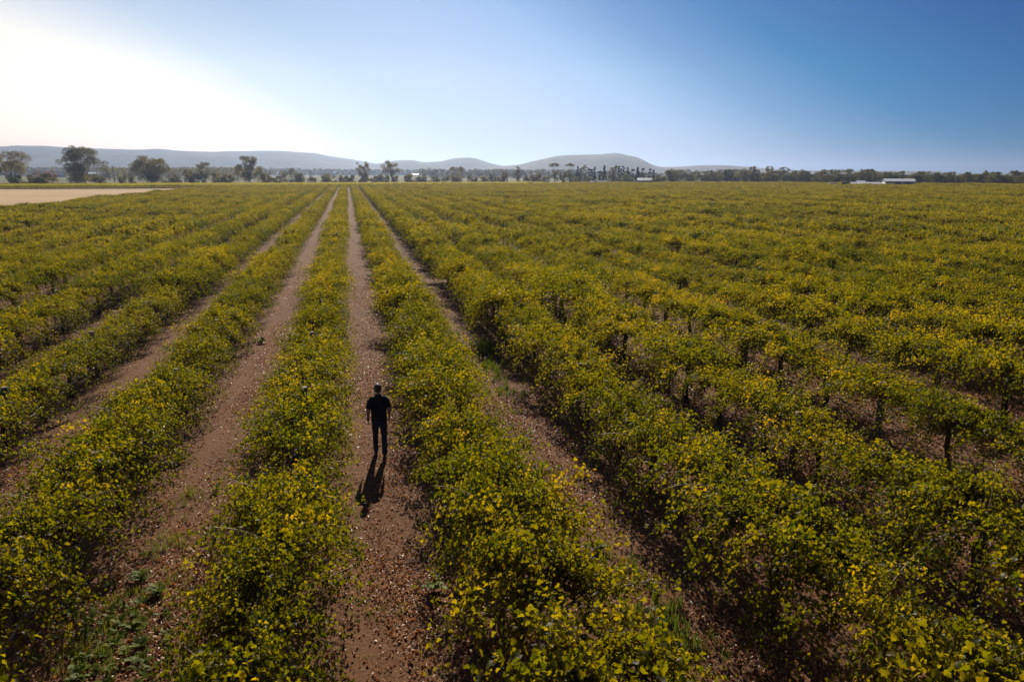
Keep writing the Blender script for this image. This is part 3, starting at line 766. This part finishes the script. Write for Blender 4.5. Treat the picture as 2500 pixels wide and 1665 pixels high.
for (cx, cy, cz), lift in (((-.108, .175, .0), 0.0), ((.092, -.205, .03), .10)):
    sm = MB(); rings = []
    for ty, w_, h_ in ((-.085, .030, .05), (-.06, .040, .085), (.0, .042, .085), (.07, .045, .058), (.14, .045, .045), (.19, .030, .032)):
        y = cy + ty; z = (lift * (.16 - ty) / .25) if lift else 0
        rings.append(((cx, y, z + h_ * .5 + .004), (1, 0, 0), w_, (0, 0, 1), h_ * .5))
    sm.loft(rings, 14)
    limb(sm, [(cx, cy, .05 + (lift * .62)), (cx, cy + .0, .13 + lift * .62)], [.046, .048])
    fuse(sm, 'boot', M_BOOT, .009, 3, man)
hr = MB()
limb(hr, [(0, -.030, 1.595), (0, -.024, 1.64), (0, -.012, 1.70), (0, -.004, 1.755), (0, 0, 1.795)], [(.060, .050), (.079, .076), (.084, .096), (.076, .094), (.035, .045)], 18)
fuse(hr, 'hair', M_HAIR, .008, 3, man)
bt = MB()
bt.loft([((0, .010, z), (1, 0, 0), .182 , (0, 1, 0), .126) for z in (.965, .995)], 24)
obj('belt', bt.mesh('belt', M_BLACK, True), man)
wt = MB(); wv = Vector(WL); wd = (Vector(WL) - Vector(EL)).normalized()
limb(wt, [wv - wd * .040, wv - wd * .012], [(.034, .039), (.034, .039)])
w_ = obj('wristwatch', wt.mesh('wristwatch', M_BLACK, True), man)
wf = MB(); limb(wf, [wv - wd * .026 + Vector((-.030, 0, 0)), wv - wd * .026 + Vector((-.041, 0, 0))], [.018, .017], 14, (0, 0, 1))
obj('watch_face', wf.mesh('watch_face', plain('watch_glass', (.05, .05, .06), .1, 20, .15, .5), True), w_)

# ------------------------------------------------------------------ trees
def clump_cards(c, r, n, rng, card, lvb, flat=.75):
    d = unit(rng.normal(0, 1, (n, 3))); rr = rng.uniform(.55, 1.05, n)[:, None]
    d[:, 2] = np.where((d[:, 2] < -.5) & (rng.random(n) < .5), -d[:, 2], d[:, 2])
    pos = np.array(c) + d * rr * r * np.array([1, 1, flat])
    nrm = d * .7 + rng.normal(0, .6, (n, 3)) + np.array([0, 0, .25]); tip = rng.normal(0, 1, (n, 3)) + np.array([0, 0, -.5])
    return leaf_bulk(pos, nrm, tip, rng.uniform(.6, 1.4, n) * card, np.clip(rng.normal(lvb, .2, n), 0, 1), DIA_TV, DIA_TF)
def tree_meshes(height, width, shape, seed, mat=None, dens=1.0, lvb=.5):
    rng = np.random.default_rng(seed); r = random.Random(seed)
    cl = []; w = width / 2
    if shape == 'dome':            # wide umbrella crown on a bare fork, skirt of lower leaves
        for i in range(36):
            a = rng.uniform(0, 2 * math.pi); q = math.sqrt(rng.random()) * .86
            cl.append((w * q * math.cos(a), w * q * math.sin(a), height * (.92 - .36 * q ** 2.2 - rng.uniform(0, .24)), w * rng.uniform(.14, .26)))
        for i in range(14):
            a = rng.uniform(0, 2 * math.pi); q = rng.uniform(.1, .66)
            cl.append((w * q * math.cos(a), w * q * math.sin(a), height * rng.uniform(.16, .55), w * rng.uniform(.2, .34)))
    elif shape == 'airy':          # separate clumps on open limbs
        for i in range(24):
            a = rng.uniform(0, 2 * math.pi); q = math.sqrt(rng.random()) * .88; zz = rng.uniform(.42, .95)
            q *= math.sin(math.pi * min(1, (zz - .22) / .9)) ** .5
            cl.append((w * q * math.cos(a), w * q * math.sin(a), height * zz, w * rng.uniform(.16, .29)))
    elif shape == 'tall':          # broad billowing crown from low down, ragged outliers
        for i in range(62):
            zz = rng.uniform(.14, .96); a = rng.uniform(0, 2 * math.pi)
            q = math.sqrt(rng.random()) * (.92 if zz < .62 else .92 - (zz - .62) * 1.35)
            cl.append((w * q * math.cos(a), w * q * math.sin(a), height * zz, w * rng.uniform(.13, .26)))
        cl.append((w * .98, 0, height * .62, w * .15)); cl.append((-w * .95, 0, height * .45, w * .18)); cl.append((w * .35, 0, height * .97, w * .16))
    elif shape == 'twotier':       # flat cap, gap, lower ball
        for i in range(10):
            a = rng.uniform(0, 2 * math.pi); q = math.sqrt(rng.random()) * .8
            cl.append((w * q * math.cos(a), w * q * math.sin(a), height * (.93 - .12 * q), w * rng.uniform(.2, .34)))
        for i in range(12):
            a = rng.uniform(0, 2 * math.pi); q = math.sqrt(rng.random()) * .62
            cl.append((w * q * math.cos(a), w * q * math.sin(a), height * rng.uniform(.2, .62), w * rng.uniform(.24, .38)))
    elif shape == 'pine':
        for i in range(44):
            zz = .12 + .86 * rng.random() ** .85; a = rng.uniform(0, 2 * math.pi); q = ((1 - zz) * .80 + .10) * rng.uniform(.4, 1.1)
            cl.append((w * q * math.cos(a), w * q * math.sin(a), height * zz, w * (.20 + .22 * (1 - zz))))
    elif shape == 'column':
        for i in range(22):
            zz = rng.uniform(.12, .93); a = rng.uniform(0, 2 * math.pi); q = .62 * math.sin(math.pi * min(1, zz * .8 + .12)) ** .6 * math.sqrt(rng.random())
            cl.append((w * q * math.cos(a), w * q * math.sin(a), height * zz, w * rng.uniform(.28, .42)))
    else:                          # bush
        for i in range(20):
            a = rng.uniform(0, 2 * math.pi); q = math.sqrt(rng.random()) * .82; zz = rng.uniform(.15, .85) * (1 - .45 * q * q)
            cl.append((w * q * math.cos(a), w * q * math.sin(a), height * zz, min(w, height) * rng.uniform(.20, .32)))
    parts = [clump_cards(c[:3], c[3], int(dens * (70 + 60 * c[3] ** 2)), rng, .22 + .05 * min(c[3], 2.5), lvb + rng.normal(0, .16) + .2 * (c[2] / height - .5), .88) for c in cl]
    V, Fc, lv = merge(parts)
    crown = np_mesh('crown', V, Fc, mat or M_GUM, {'lv': lv})
    mb = MB(); fork = height * (.22 if shape in ('tall', 'bush', 'dome') else .33); tr = max(.07, height * .022)
    mb.tube([(0, 0, -.2), (r.uniform(-.1, .1), 0, fork * .5), (0, r.uniform(-.1, .1), fork)], [tr * 1.25, tr, tr * .85], 7)
    if shape in ('pine', 'column'):
        mb.tube([(0, 0, fork * .9), (0, 0, height * .93)], [tr * .85, tr * .15], 6)
    for c in cl[::2] if len(cl) > 20 else cl:
        e = Vector(c[:3]); s_ = Vector((0, 0, fork * r.uniform(.7, 1.0) if shape not in ('pine', 'column') else min(c[2], height * .8) * .9))
        m_ = s_.lerp(e, .5) + Vector((r.uniform(-.1, .1) * w, r.uniform(-.1, .1) * w, -.06 * height * r.random()))
        mb.tube([s_, m_, e], [tr * .45, tr * .3, tr * .1], 5)
    return mb.mesh('trunk', M_GUMBARK, True), crown
def plant(name, label, cat, loc, meshes, rotz=0.0, scale=1.0, group=None):
    t = thing(name, label, cat, loc, rotz, group)
    if scale != 1.0: t.scale = (scale, scale, scale) if not hasattr(scale, '__len__') else scale
    obj('trunk', meshes[0], t); stuff(obj('crown', meshes[1], t))
    return t
def tree_px(name, label, x0, x1, ytop, dist, shape, seed, mat=None, dens=1.0, lvb=.5, cat='tree', group=None):
    cx = (x0 + x1) / 2; X, Y, Z = at(cx, ytop, dist)
    depth = -(_R.T @ np.array([X, Y, Z - CAM_H]))[2]
    plant(name, label, cat, (X, Y, 0), tree_meshes(Z, (x1 - x0) * depth / F, shape, seed, mat, dens, lvb), seed * 1.3, 1.0, group)
D = 385
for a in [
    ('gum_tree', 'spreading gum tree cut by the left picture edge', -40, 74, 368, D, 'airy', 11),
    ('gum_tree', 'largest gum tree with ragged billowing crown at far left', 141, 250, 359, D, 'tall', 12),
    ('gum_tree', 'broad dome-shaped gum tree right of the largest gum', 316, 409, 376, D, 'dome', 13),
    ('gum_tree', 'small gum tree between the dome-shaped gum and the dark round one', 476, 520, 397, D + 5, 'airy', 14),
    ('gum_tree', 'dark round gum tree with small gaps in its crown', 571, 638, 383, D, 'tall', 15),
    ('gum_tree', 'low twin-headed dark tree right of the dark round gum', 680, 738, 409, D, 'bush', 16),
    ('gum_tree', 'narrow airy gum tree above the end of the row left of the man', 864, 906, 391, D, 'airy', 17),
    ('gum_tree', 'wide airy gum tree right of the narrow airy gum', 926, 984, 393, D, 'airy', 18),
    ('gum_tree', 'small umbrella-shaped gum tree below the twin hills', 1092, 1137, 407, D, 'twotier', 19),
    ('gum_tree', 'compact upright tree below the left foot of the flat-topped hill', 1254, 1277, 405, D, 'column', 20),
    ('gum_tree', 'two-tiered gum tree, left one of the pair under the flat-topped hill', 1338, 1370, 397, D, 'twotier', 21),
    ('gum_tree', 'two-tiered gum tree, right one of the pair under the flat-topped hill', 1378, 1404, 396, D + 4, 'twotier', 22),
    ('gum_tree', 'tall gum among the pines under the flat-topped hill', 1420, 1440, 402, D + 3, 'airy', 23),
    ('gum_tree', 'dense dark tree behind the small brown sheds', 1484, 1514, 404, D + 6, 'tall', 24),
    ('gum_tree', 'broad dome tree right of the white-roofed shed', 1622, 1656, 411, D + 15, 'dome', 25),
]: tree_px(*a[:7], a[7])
for i, (x0, x1, yt) in enumerate([(1405, 1416, 407), (1412, 1424, 409), (1436, 1450, 408), (1448, 1457, 407), (1457, 1468, 417), (1469, 1483, 404), (1508, 1518, 403), (1516, 1528, 405), (1526, 1540, 409),
                                  (1540, 1550, 410), (1551, 1564, 408), (1562, 1576, 410), (1582, 1592, 409), (1590, 1602, 415)]):
    tree_px('pine_tree', f'slender dark tree, {ORD[i + 1]} from the left in the grove under the flat-topped hill', x0 - 1, x1 + 1, yt, D + 8 + (i % 3) * 5, ('pine', 'column', 'airy', 'pine', 'twotier')[i % 5], 60 + i, M_PINE, 1.3, .5, 'tree', 'pines under the flat-topped hill')
tree_px('willow_tree', 'bright green rounded tree between the brown sheds and white-roofed shed', 1508, 1552, 423, 362, 'bush', 90, M_WILLOW, 1.2)
tree_px('willow_tree', 'small pale green bush left of the bright green rounded tree', 1500, 1518, 433, 360, 'bush', 91, M_WILLOW, 1.2, .6, 'bush')
tree_px('shrub', 'dark square clump of shrubs right of the white-roofed shed', 1591, 1626, 424, 358, 'bush', 92, None, 1.6, .25, 'bush')
tree_px('rust_tree', 'autumn-orange tree behind the bushes at far left', 74, 100, 411, 520, 'bush', 93, M_RUST, 1.0, .5)
tree_px('rust_tree', 'orange-leaved tree just left of the grey-roofed house', 100, 140, 413, 540, 'bush', 94, M_RUST, 1.0, .5)
BV = [tree_meshes(4.0, 5.2, 'bush', 400 + i, None, 1.0, .45 + .1 * (i % 3)) for i in range(6)]
bl = [(20, 50, 424), (56, 88, 425), (78, 124, 420), (225, 252, 428), (288, 304, 422), (313, 330, 429), (398, 436, 432), (420, 440, 424), (448, 474, 411), (462, 500, 419), (515, 546, 414), (546, 572, 424), (634, 660, 420),
      (655, 690, 428), (720, 742, 420), (750, 776, 431), (780, 822, 419), (822, 852, 428), (846, 866, 425), (868, 900, 420), (900, 930, 428), (915, 952, 425), (952, 972, 424), (984, 1012, 424), (1008, 1040, 430), (1024, 1050, 426),
      (1052, 1080, 430), (1078, 1098, 430), (1140, 1166, 425), (1165, 1195, 430), (1190, 1214, 424), (1222, 1240, 416), (1210, 1234, 428), (1275, 1300, 430), (1296, 1326, 418), (1320, 1344, 430), (1366, 1384, 416), (1390, 1420, 428), (1424, 1446, 430)]
bl.sort(key=lambda b_: b_[0] + b_[1])
for i, (x0, x1, yt) in enumerate(bl):
    X, Y, Z = at((x0 + x1) / 2, yt, 378 + (i * 37 % 17)); w_ = (x1 - x0) * 372 / F
    plant('shrub', f'{"taller" if yt < 422 else "low"} dull green shrub, {ORD[i + 1]} from the left in the hedge below the gums', 'bush', (X, Y, 0), BV[i % 6], i * 1.7, (w_ / 5.2 * 1.1, w_ / 5.2 * 1.1, Z / 4.0 * 1.12), 'shrubs of the scrubby hedge')
# long tree line on the right
RV = [tree_meshes(9, 9, s_, 500 + i, None, .8, .38) for i, s_ in enumerate(('dome', 'tall', 'airy', 'bush', 'dome', 'twotier', 'tall', 'bush'))]
rt = random.Random(21)
x = 1640
i = 0
while x < 2620:
    d_ = 455 - (x - 1640) * .02 + rt.uniform(-14, 14)
    yt = np.interp(x, [1640, 1850, 2000, 2150, 2300, 2400, 2520], [414, 414, 416, 417, 420, 422, 420]) + rt.uniform(-3, 4)
    X, Y, Z = at(x, yt, d_)
    wv_ = rt.uniform(.8, 1.25) * Z / 9
    plant('wood_tree', 'dark gum tree in the long tree line along the right horizon', 'tree', (X, Y, 0), RV[i % 8], rt.uniform(0, 6), (wv_ * 1.15, wv_ * 1.15, Z / 9), 'trees of the long right-hand tree line')
    x += rt.uniform(11, 19); i += 1
for i, (x0, x1, yt, sh_) in enumerate([(1828, 1852, 405.5, 'airy'), (1866, 1896, 406, 'airy'), (1900, 1930, 408, 'airy'), (1950, 1975, 412, 'dome'), (2030, 2050, 412, 'dome'), (2100, 2122, 412, 'airy'), (2316, 2334, 418, 'airy'), (2400, 2418, 416, 'column'), (2238, 2256, 418, 'airy')]):
    lab = ['leftmost open-crowned gum rising above the right tree line', 'second open-crowned gum rising above the right tree line', 'third open-crowned gum rising above the right tree line', 'rounded treetop left of the farm machines',
           'rounded treetop straight above the farm machines', 'wispy treetop above the long low shed', 'wispy treetop in the tree line right of the tall shed', 'dark pointed treetop near the right picture edge', 'flat treetop just right of the tall blue shed'][i]
    tree_px('gum_tree', lab, x0, x1, yt, 450, sh_, 600 + i, None, 1.0, .4)
# undergrowth and far tree belts: masses that read as one
def belt(name, label, x0, x1, ytops, dist, step, seed, lvb, mat=None, card=.5):
    rng = np.random.default_rng(seed); parts = []
    for x in np.arange(x0, x1, step):
        xx = x + rng.uniform(-step, step) * .6
        X, Y, Z = at(xx, np.interp(xx, [p[0] for p in ytops], [p[1] for p in ytops]) + rng.normal(0, 1.0), dist * rng.uniform(.97, 1.03))
        Z = max(Z, 1.5)
        for q in range(3):
            r_ = Z * rng.uniform(.28, .42)
            parts.append(clump_cards((X + rng.normal(0, r_ * .5), Y + rng.normal(0, r_ * .5), max(r_ * .6, Z * (.25 + .32 * q) - r_ * .1)), r_, 80, rng, card * dist / 500, lvb, .8))
    V, Fc, lv = merge(parts)
    stuff(obj(name, np_mesh(name, V, Fc, mat or M_GUM, {'lv': lv})), label, 'woodland')
belt('undergrowth', 'dark undergrowth filling the foot of the right-hand tree line', 1610, 2640, [(1600, 428), (2640, 432)], 452, 5, 1, .3, None, .5)
belt('undergrowth', 'dark undergrowth at the foot of the grove under the flat-topped hill', 1390, 1615, [(1390, 430), (1440, 422), (1500, 420), (1615, 426)], 405, 5, 9, .25, M_PINE, .5)
belt('distant_woodland', 'pale hazy belt of far trees below the left hills', -60, 1260, [(-60, 411), (300, 412), (500, 411), (900, 416), (1260, 416)], 1500, 4.5, 2, .5, None, .6)
belt('distant_woodland', 'dark far tree belt beyond the fields in the middle', 1030, 1420, [(1030, 416), (1100, 417), (1420, 417)], 800, 5, 3, .3, None, .6)
belt('distant_woodland', 'greyish far tree belt behind the left gum trees', 240, 660, [(240, 413), (330, 412), (430, 414), (560, 411), (660, 418)], 700, 6, 4, .6, None, .6)

# ------------------------------------------------------------------ buildings, machines, poles, car
def corrugated(name, col, rough=.35, metal=.0):
    m, nt, out = new_mat(name)
    b = principled(nt, out, rough, .5, metal)
    tc = nt.nodes.new('ShaderNodeTexCoord'); wv = nt.nodes.new('ShaderNodeTexWave'); wv.inputs['Scale'].default_value = 4
    nt.links.new(tc.outputs['Object'], wv.inputs['Vector'])
    bp = nt.nodes.new('ShaderNodeBump'); bp.inputs['Strength'].default_value = .4; bp.inputs['Distance'].default_value = .03
    nt.links.new(wv.outputs['Fac'], bp.inputs['Height']); nt.links.new(bp.outputs[0], b.inputs['Normal'])
    n = noise(nt, 1.2); r = ramp(nt, [(.3, tuple(c * .88 for c in col)), (.7, col)])
    nt.links.new(n.outputs['Fac'], r.inputs[0]); nt.links.new(r.outputs[0], b.inputs['Base Color'])
    return m
M_ROOFW = corrugated('white_iron', (.75, .75, .74))
M_ROOFG = corrugated('grey_iron', (.14, .14, .155), .9)
M_WALLB = corrugated('blue_grey_iron', (.20, .23, .30))
M_WALLD = corrugated('dark_blue_iron', (.05, .06, .085))
M_WALLW = plain('pale_wall', (.40, .39, .38), .1, 1)
M_BROWN = plain('brown_boards', (.16, .10, .08), .25, 2)
M_DARK = plain('dark_opening', (.02, .02, .022), .2, 2)
def shed(label, px, dist, w, d, eave, rise, wall, roof, ridge_along='x', doors=(), cat='shed', name='farm_shed', yaw=None, windows=()):
    X, Y, _ = at(px, 440, dist)
    t = thing(name, label, cat, (X, Y, 0), rad(-YAW) - (px - 1250) / F * .6 if yaw is None else yaw)
    mb = MB()
    if ridge_along == 'x':
        mb.prism([(-d / 2, 0), (d / 2, 0), (d / 2, eave), (0, eave + rise), (-d / 2, eave)], 'x', -w / 2, w / 2)
    else:
        mb.prism([(-w / 2, 0), (w / 2, 0), (w / 2, eave), (0, eave + rise), (-w / 2, eave)], 'y', -d / 2, d / 2)
    obj('wall', mb.mesh('wall', wall), t)
    o_ = .25; th = .08
    for s_ in (-1, 1):
        rb = MB()
        if ridge_along == 'x':
            k = rise / (d / 2); e = d / 2 + o_
            rb.prism([(0, eave + rise + .02), (s_ * e, eave - k * o_ + .02), (s_ * e, eave - k * o_ + .02 + th), (0, eave + rise + .02 + th)][::s_], 'x', -w / 2 - o_, w / 2 + o_)
        else:
            k = rise / (w / 2); e = w / 2 + o_
            rb.prism([(0, eave + rise + .02), (s_ * e, eave - k * o_ + .02), (s_ * e, eave - k * o_ + .02 + th), (0, eave + rise + .02 + th)][::-s_], 'y', -d / 2 - o_, d / 2 + o_)
        obj('roof', rb.mesh('roof', roof), t)
    for (x0, x1, h, m) in doors:
        obj('door', MB().box(x0, x1, -d / 2 - .06, -d / 2 + .02, .05, h, 0).mesh('door', m), t)
    for (x0, x1, z0, z1) in windows:
        wn_ = obj('window', MB().box(x0 - .06, x1 + .06, -d / 2 - .05, -d / 2 + .02, z0 - .06, z1 + .06).mesh('window', M_WALLW), t)
        obj('pane', MB().box(x0, x1, -d / 2 - .07, -d / 2 - .045, z0, z1).mesh('pane', M_DARK), wn_)
    return t
shed('tall blue-grey shed with bright white roof at the right tree line', 2194, 325, 10.6, 8, 3.0, .9, M_WALLB, M_ROOFW, doors=((-2.0, .2, 2.7, M_WALLD), (1.6, 3.8, 2.7, M_WALLD)))
shed('long low white-roofed shed attached left of the tall blue shed', 2126, 326, 14.6, 6, 1.75, .75, M_WALLD, M_ROOFW, doors=((-5, -3.5, 1.6, M_DARK), (1, 3, 1.6, M_DARK)))
shed('small pale lean-to roof on the left end of the long low shed', 2102, 333, 3.0, 3, 2.5, .5, M_WALLD, M_ROOFW, cat='shed', doors=((-1, 0, 2, M_DARK),))
shed('small dull white hut beside the left end of the long shed', 2087, 322, 1.0, 1.2, 1.5, .3, M_WALLW, M_ROOFW, doors=((-.3, .3, 1.3, M_DARK),))
shed('white-roofed shed with pale gable end beside the bright green tree', 1574, 360, 7.2, 5, 2.6, 1.1, M_BROWN, M_ROOFW, doors=((-2, -.5, 2, M_DARK), (1, 2.5, 2, M_DARK)))
shed('low brown shed with pale sloping roof, right one of the brown sheds', 1471, 356, 5.6, 4.5, 1.7, .8, M_BROWN, M_ROOFG, doors=((.2, 2, 1.6, M_DARK),), windows=((-2.1, -1.2, .9, 1.5),))
shed('small brown shed with white roof edge, left one of the brown sheds', 1446, 357, 2.4, 3.5, 1.8, .5, M_BROWN, M_ROOFG, doors=((-.5, .4, 1.6, M_DARK),))
shed('grey-roofed house behind the bushes at far left', 138, 1100, 26, 16, 3.4, 4.2, M_WALLW, M_ROOFG, cat='house', name='farm_house', doors=((0, 1, 2.1, M_DARK),), windows=((-8, -6, 1, 2.6), (4, 6, 1, 2.6)))
shed('long white packing shed right of the largest gum tree', 250, 1200, 34, 16, 4.6, 1.6, M_WALLW, M_ROOFW, doors=((-2, 1, 3, M_DARK),), windows=((4, 6, 1.4, 2.4),))
shed('lower white annex right of the long packing shed', 276, 1190, 14, 10, 3.0, .9, M_WALLW, M_ROOFW, doors=((-1, 1, 2, M_DARK),))
shed('tiny white house far off left of the narrow airy gum', 813, 1500, 16, 9, 5.5, 2.0, M_WALLW, M_ROOFW, cat='house', name='farm_house', windows=((-3, -2, 1, 2), (1, 2, 1, 2)))
shed('low white farm building far off right of the wide airy gum', 1014, 1400, 14, 8, 2.6, .9, M_WALLW, M_ROOFW, doors=((-1, 1, 2, M_DARK),))

M_PAINTB = plain('blue_grey_paint', (.16, .22, .30), .15, 3, .35, .5)
M_SILVER = plain('silver_car_paint', (.62, .63, .65), .05, 3, .25, .5)
M_GLASS = plain('tinted_glass', (.02, .025, .03), .1, 3, .08, .6)
M_RIM = plain('rim_paint', (.45, .44, .40), .1, 5, .4, .5)
def wheel(parent, x, y, r, w):
    tm = MB().tube([(-w / 2, 0, 0), (w / 2, 0, 0)], r, 18); rm = MB().tube([(-w / 2 - .01, 0, 0), (w / 2 + .01, 0, 0)], r * .55, 14)
    t = obj('wheel', tm.mesh('wheel', M_BLACK), parent, (x, y, r)); obj('rim', rm.mesh('rim', M_RIM), t)
def tractor(label, px, dist, yaw):
    X, Y, _ = at(px, 445, dist); t = thing('tractor', label, 'tractor', (X, Y, 0), yaw, 'farm machines parked at the field edge')
    obj('body', MB().prism([(-.9, .6), (2.0, .6), (2.1, 1.0), (1.95, 1.45), (.3, 1.6), (-.9, 1.3)], 'x', -.42, .42).mesh('body', M_PAINTB), t)
    obj('cab', MB().prism([(-1.1, 1.2), (.35, 1.3), (.2, 2.5), (-.95, 2.5)], 'x', -.6, .6).mesh('cab', M_GLASS), t)
    obj('cab_roof', MB().box(-.7, .7, -1.1, .35, 2.51, 2.66).mesh('cab_roof', M_PAINTB), t)
    obj('exhaust', MB().tube([(.3, 1.0, 1.4), (.3, 1.0, 2.4)], .05, 8).mesh('exhaust', M_BLACK), t)
    for s_ in (-1, 1): wheel(t, s_ * .8, -.7, .78, .42); wheel(t, s_ * .72, 1.5, .5, .3)
def trailer(label, px, dist, yaw):
    X, Y, _ = at(px, 445, dist); t = thing('trailer', label, 'trailer', (X, Y, 0), yaw, 'farm machines parked at the field edge')
    obj('box', MB().prism([(-1.7, .7), (1.7, .7), (1.9, 1.9), (1.8, 2.15), (-1.8, 2.15), (-1.9, 1.9)], 'x', -1.0, 1.0).mesh('box', M_WALLW), t)
    obj('chassis', MB().box(-.8, .8, -1.8, 1.8, .52, .69).mesh('chassis', M_BLACK), t)
    obj('drawbar', MB().tube([(0, 1.8, .6), (0, 3.0, .5)], .06, 8).mesh('drawbar', M_BLACK), t)
    for s_ in (-1, 1): wheel(t, s_ * .95, -.5, .42, .26); wheel(t, s_ * .95, .5, .42, .26)
tractor('blue-grey tractor, left one of two beside the white trailer', 2058, 318, rad(60))
tractor('blue-grey tractor nearest to the long low shed', 2068, 319, rad(-20))
trailer('white box trailer left of the blue-grey tractors', 2035, 320, rad(78))

X, Y, _ = at(109, 443, 372)
car = thing('parked_car', 'silver station wagon half hidden behind the yellow vines at left', 'car', (X, Y, 0), rad(92))
obj('body', MB().prism([(-2.2, .35), (2.25, .35), (2.3, .75), (2.1, .92), (1.1, 1.02), (-2.15, 1.05), (-2.3, .8)], 'x', -.88, .88).mesh('body', M_SILVER), car)
obj('cabin', MB().prism([(-2.1, 1.05), (1.05, 1.02), (.35, 1.62), (-1.85, 1.66)], 'x', -.76, .76).mesh('cabin', M_SILVER), car)
for s_ in (-1, 1):
    for y0, y1, y2, y3 in ((-1.85, -.85, -.85, -1.72), (-.75, .75, .30, -.75)):
        obj('window', MB().prism([(y0, 1.12), (y1, 1.12), (y2, 1.54), (y3, 1.54)], 'x', s_ * .765 - .01, s_ * .765 + .01).mesh('window', M_GLASS), car)
    wheel(car, s_ * .80, 1.4, .34, .2); wheel(car, s_ * .80, -1.4, .34, .2)
    obj('headlight', MB().box(s_ * .7 - .14, s_ * .7 + .14, 2.22, 2.32, .68, .84).mesh('headlight', M_RIM), car)

M_POLE = plain('pole_wood', (.16, .13, .11), .2, 2)
for i, (px, yt, dist, lab) in enumerate([(274, 404, 374, 'tall power pole between the largest gum and the dome-shaped gum'), (758, 416, 400, 'thin power pole right of the low twin-headed tree'), (822, 420, 420, 'faint short power pole left of the narrow airy gum'),
                                         (1001, 414, 430, 'power pole right of the wide airy gum tree'), (1066, 416, 380, 'thin power pole left of the small umbrella-shaped gum'), (1402, 428, 366, 'short pale pole left of the brown sheds')]):
    X, Y, Z = at(px, yt, dist)
    t = thing('power_pole', lab, 'pole', (X, Y, 0), rad(-15 + 9 * i), 'power poles along the road')
    obj('shaft', MB().tube([(0, 0, -.2), (0, 0, Z)], [.16, .11], 8).mesh('shaft', M_POLE), t)
    ca = obj('crossarm', MB().box(-1.0, 1.0, -.06, .06, Z - .8, Z - .65).mesh('crossarm', M_POLE), t)
    for x_ in (-.9, 0, .9): obj('insulator', MB().tube([(x_, 0, Z - .65), (x_, 0, Z - .45)], [.05, .04], 6).mesh('insulator', M_WALLW), ca)

# ------------------------------------------------------------------ haze
M_HAZE, nt, out = new_mat('haze')
vol = nt.nodes.new('ShaderNodeVolumePrincipled')
vol.inputs['Color'].default_value = (.52, .68, 1.0, 1)
vol.inputs['Density'].default_value = 0.00018
vol.inputs['Anisotropy'].default_value = 0.68
nt.links.new(vol.outputs[0], out.inputs['Volume'])
stuff(obj('haze', MB().box(-9200, 9200, -400, 9800, -1.5, 132).mesh('haze', M_HAZE)), 'thin pale haze in the air over the whole plain', 'haze')
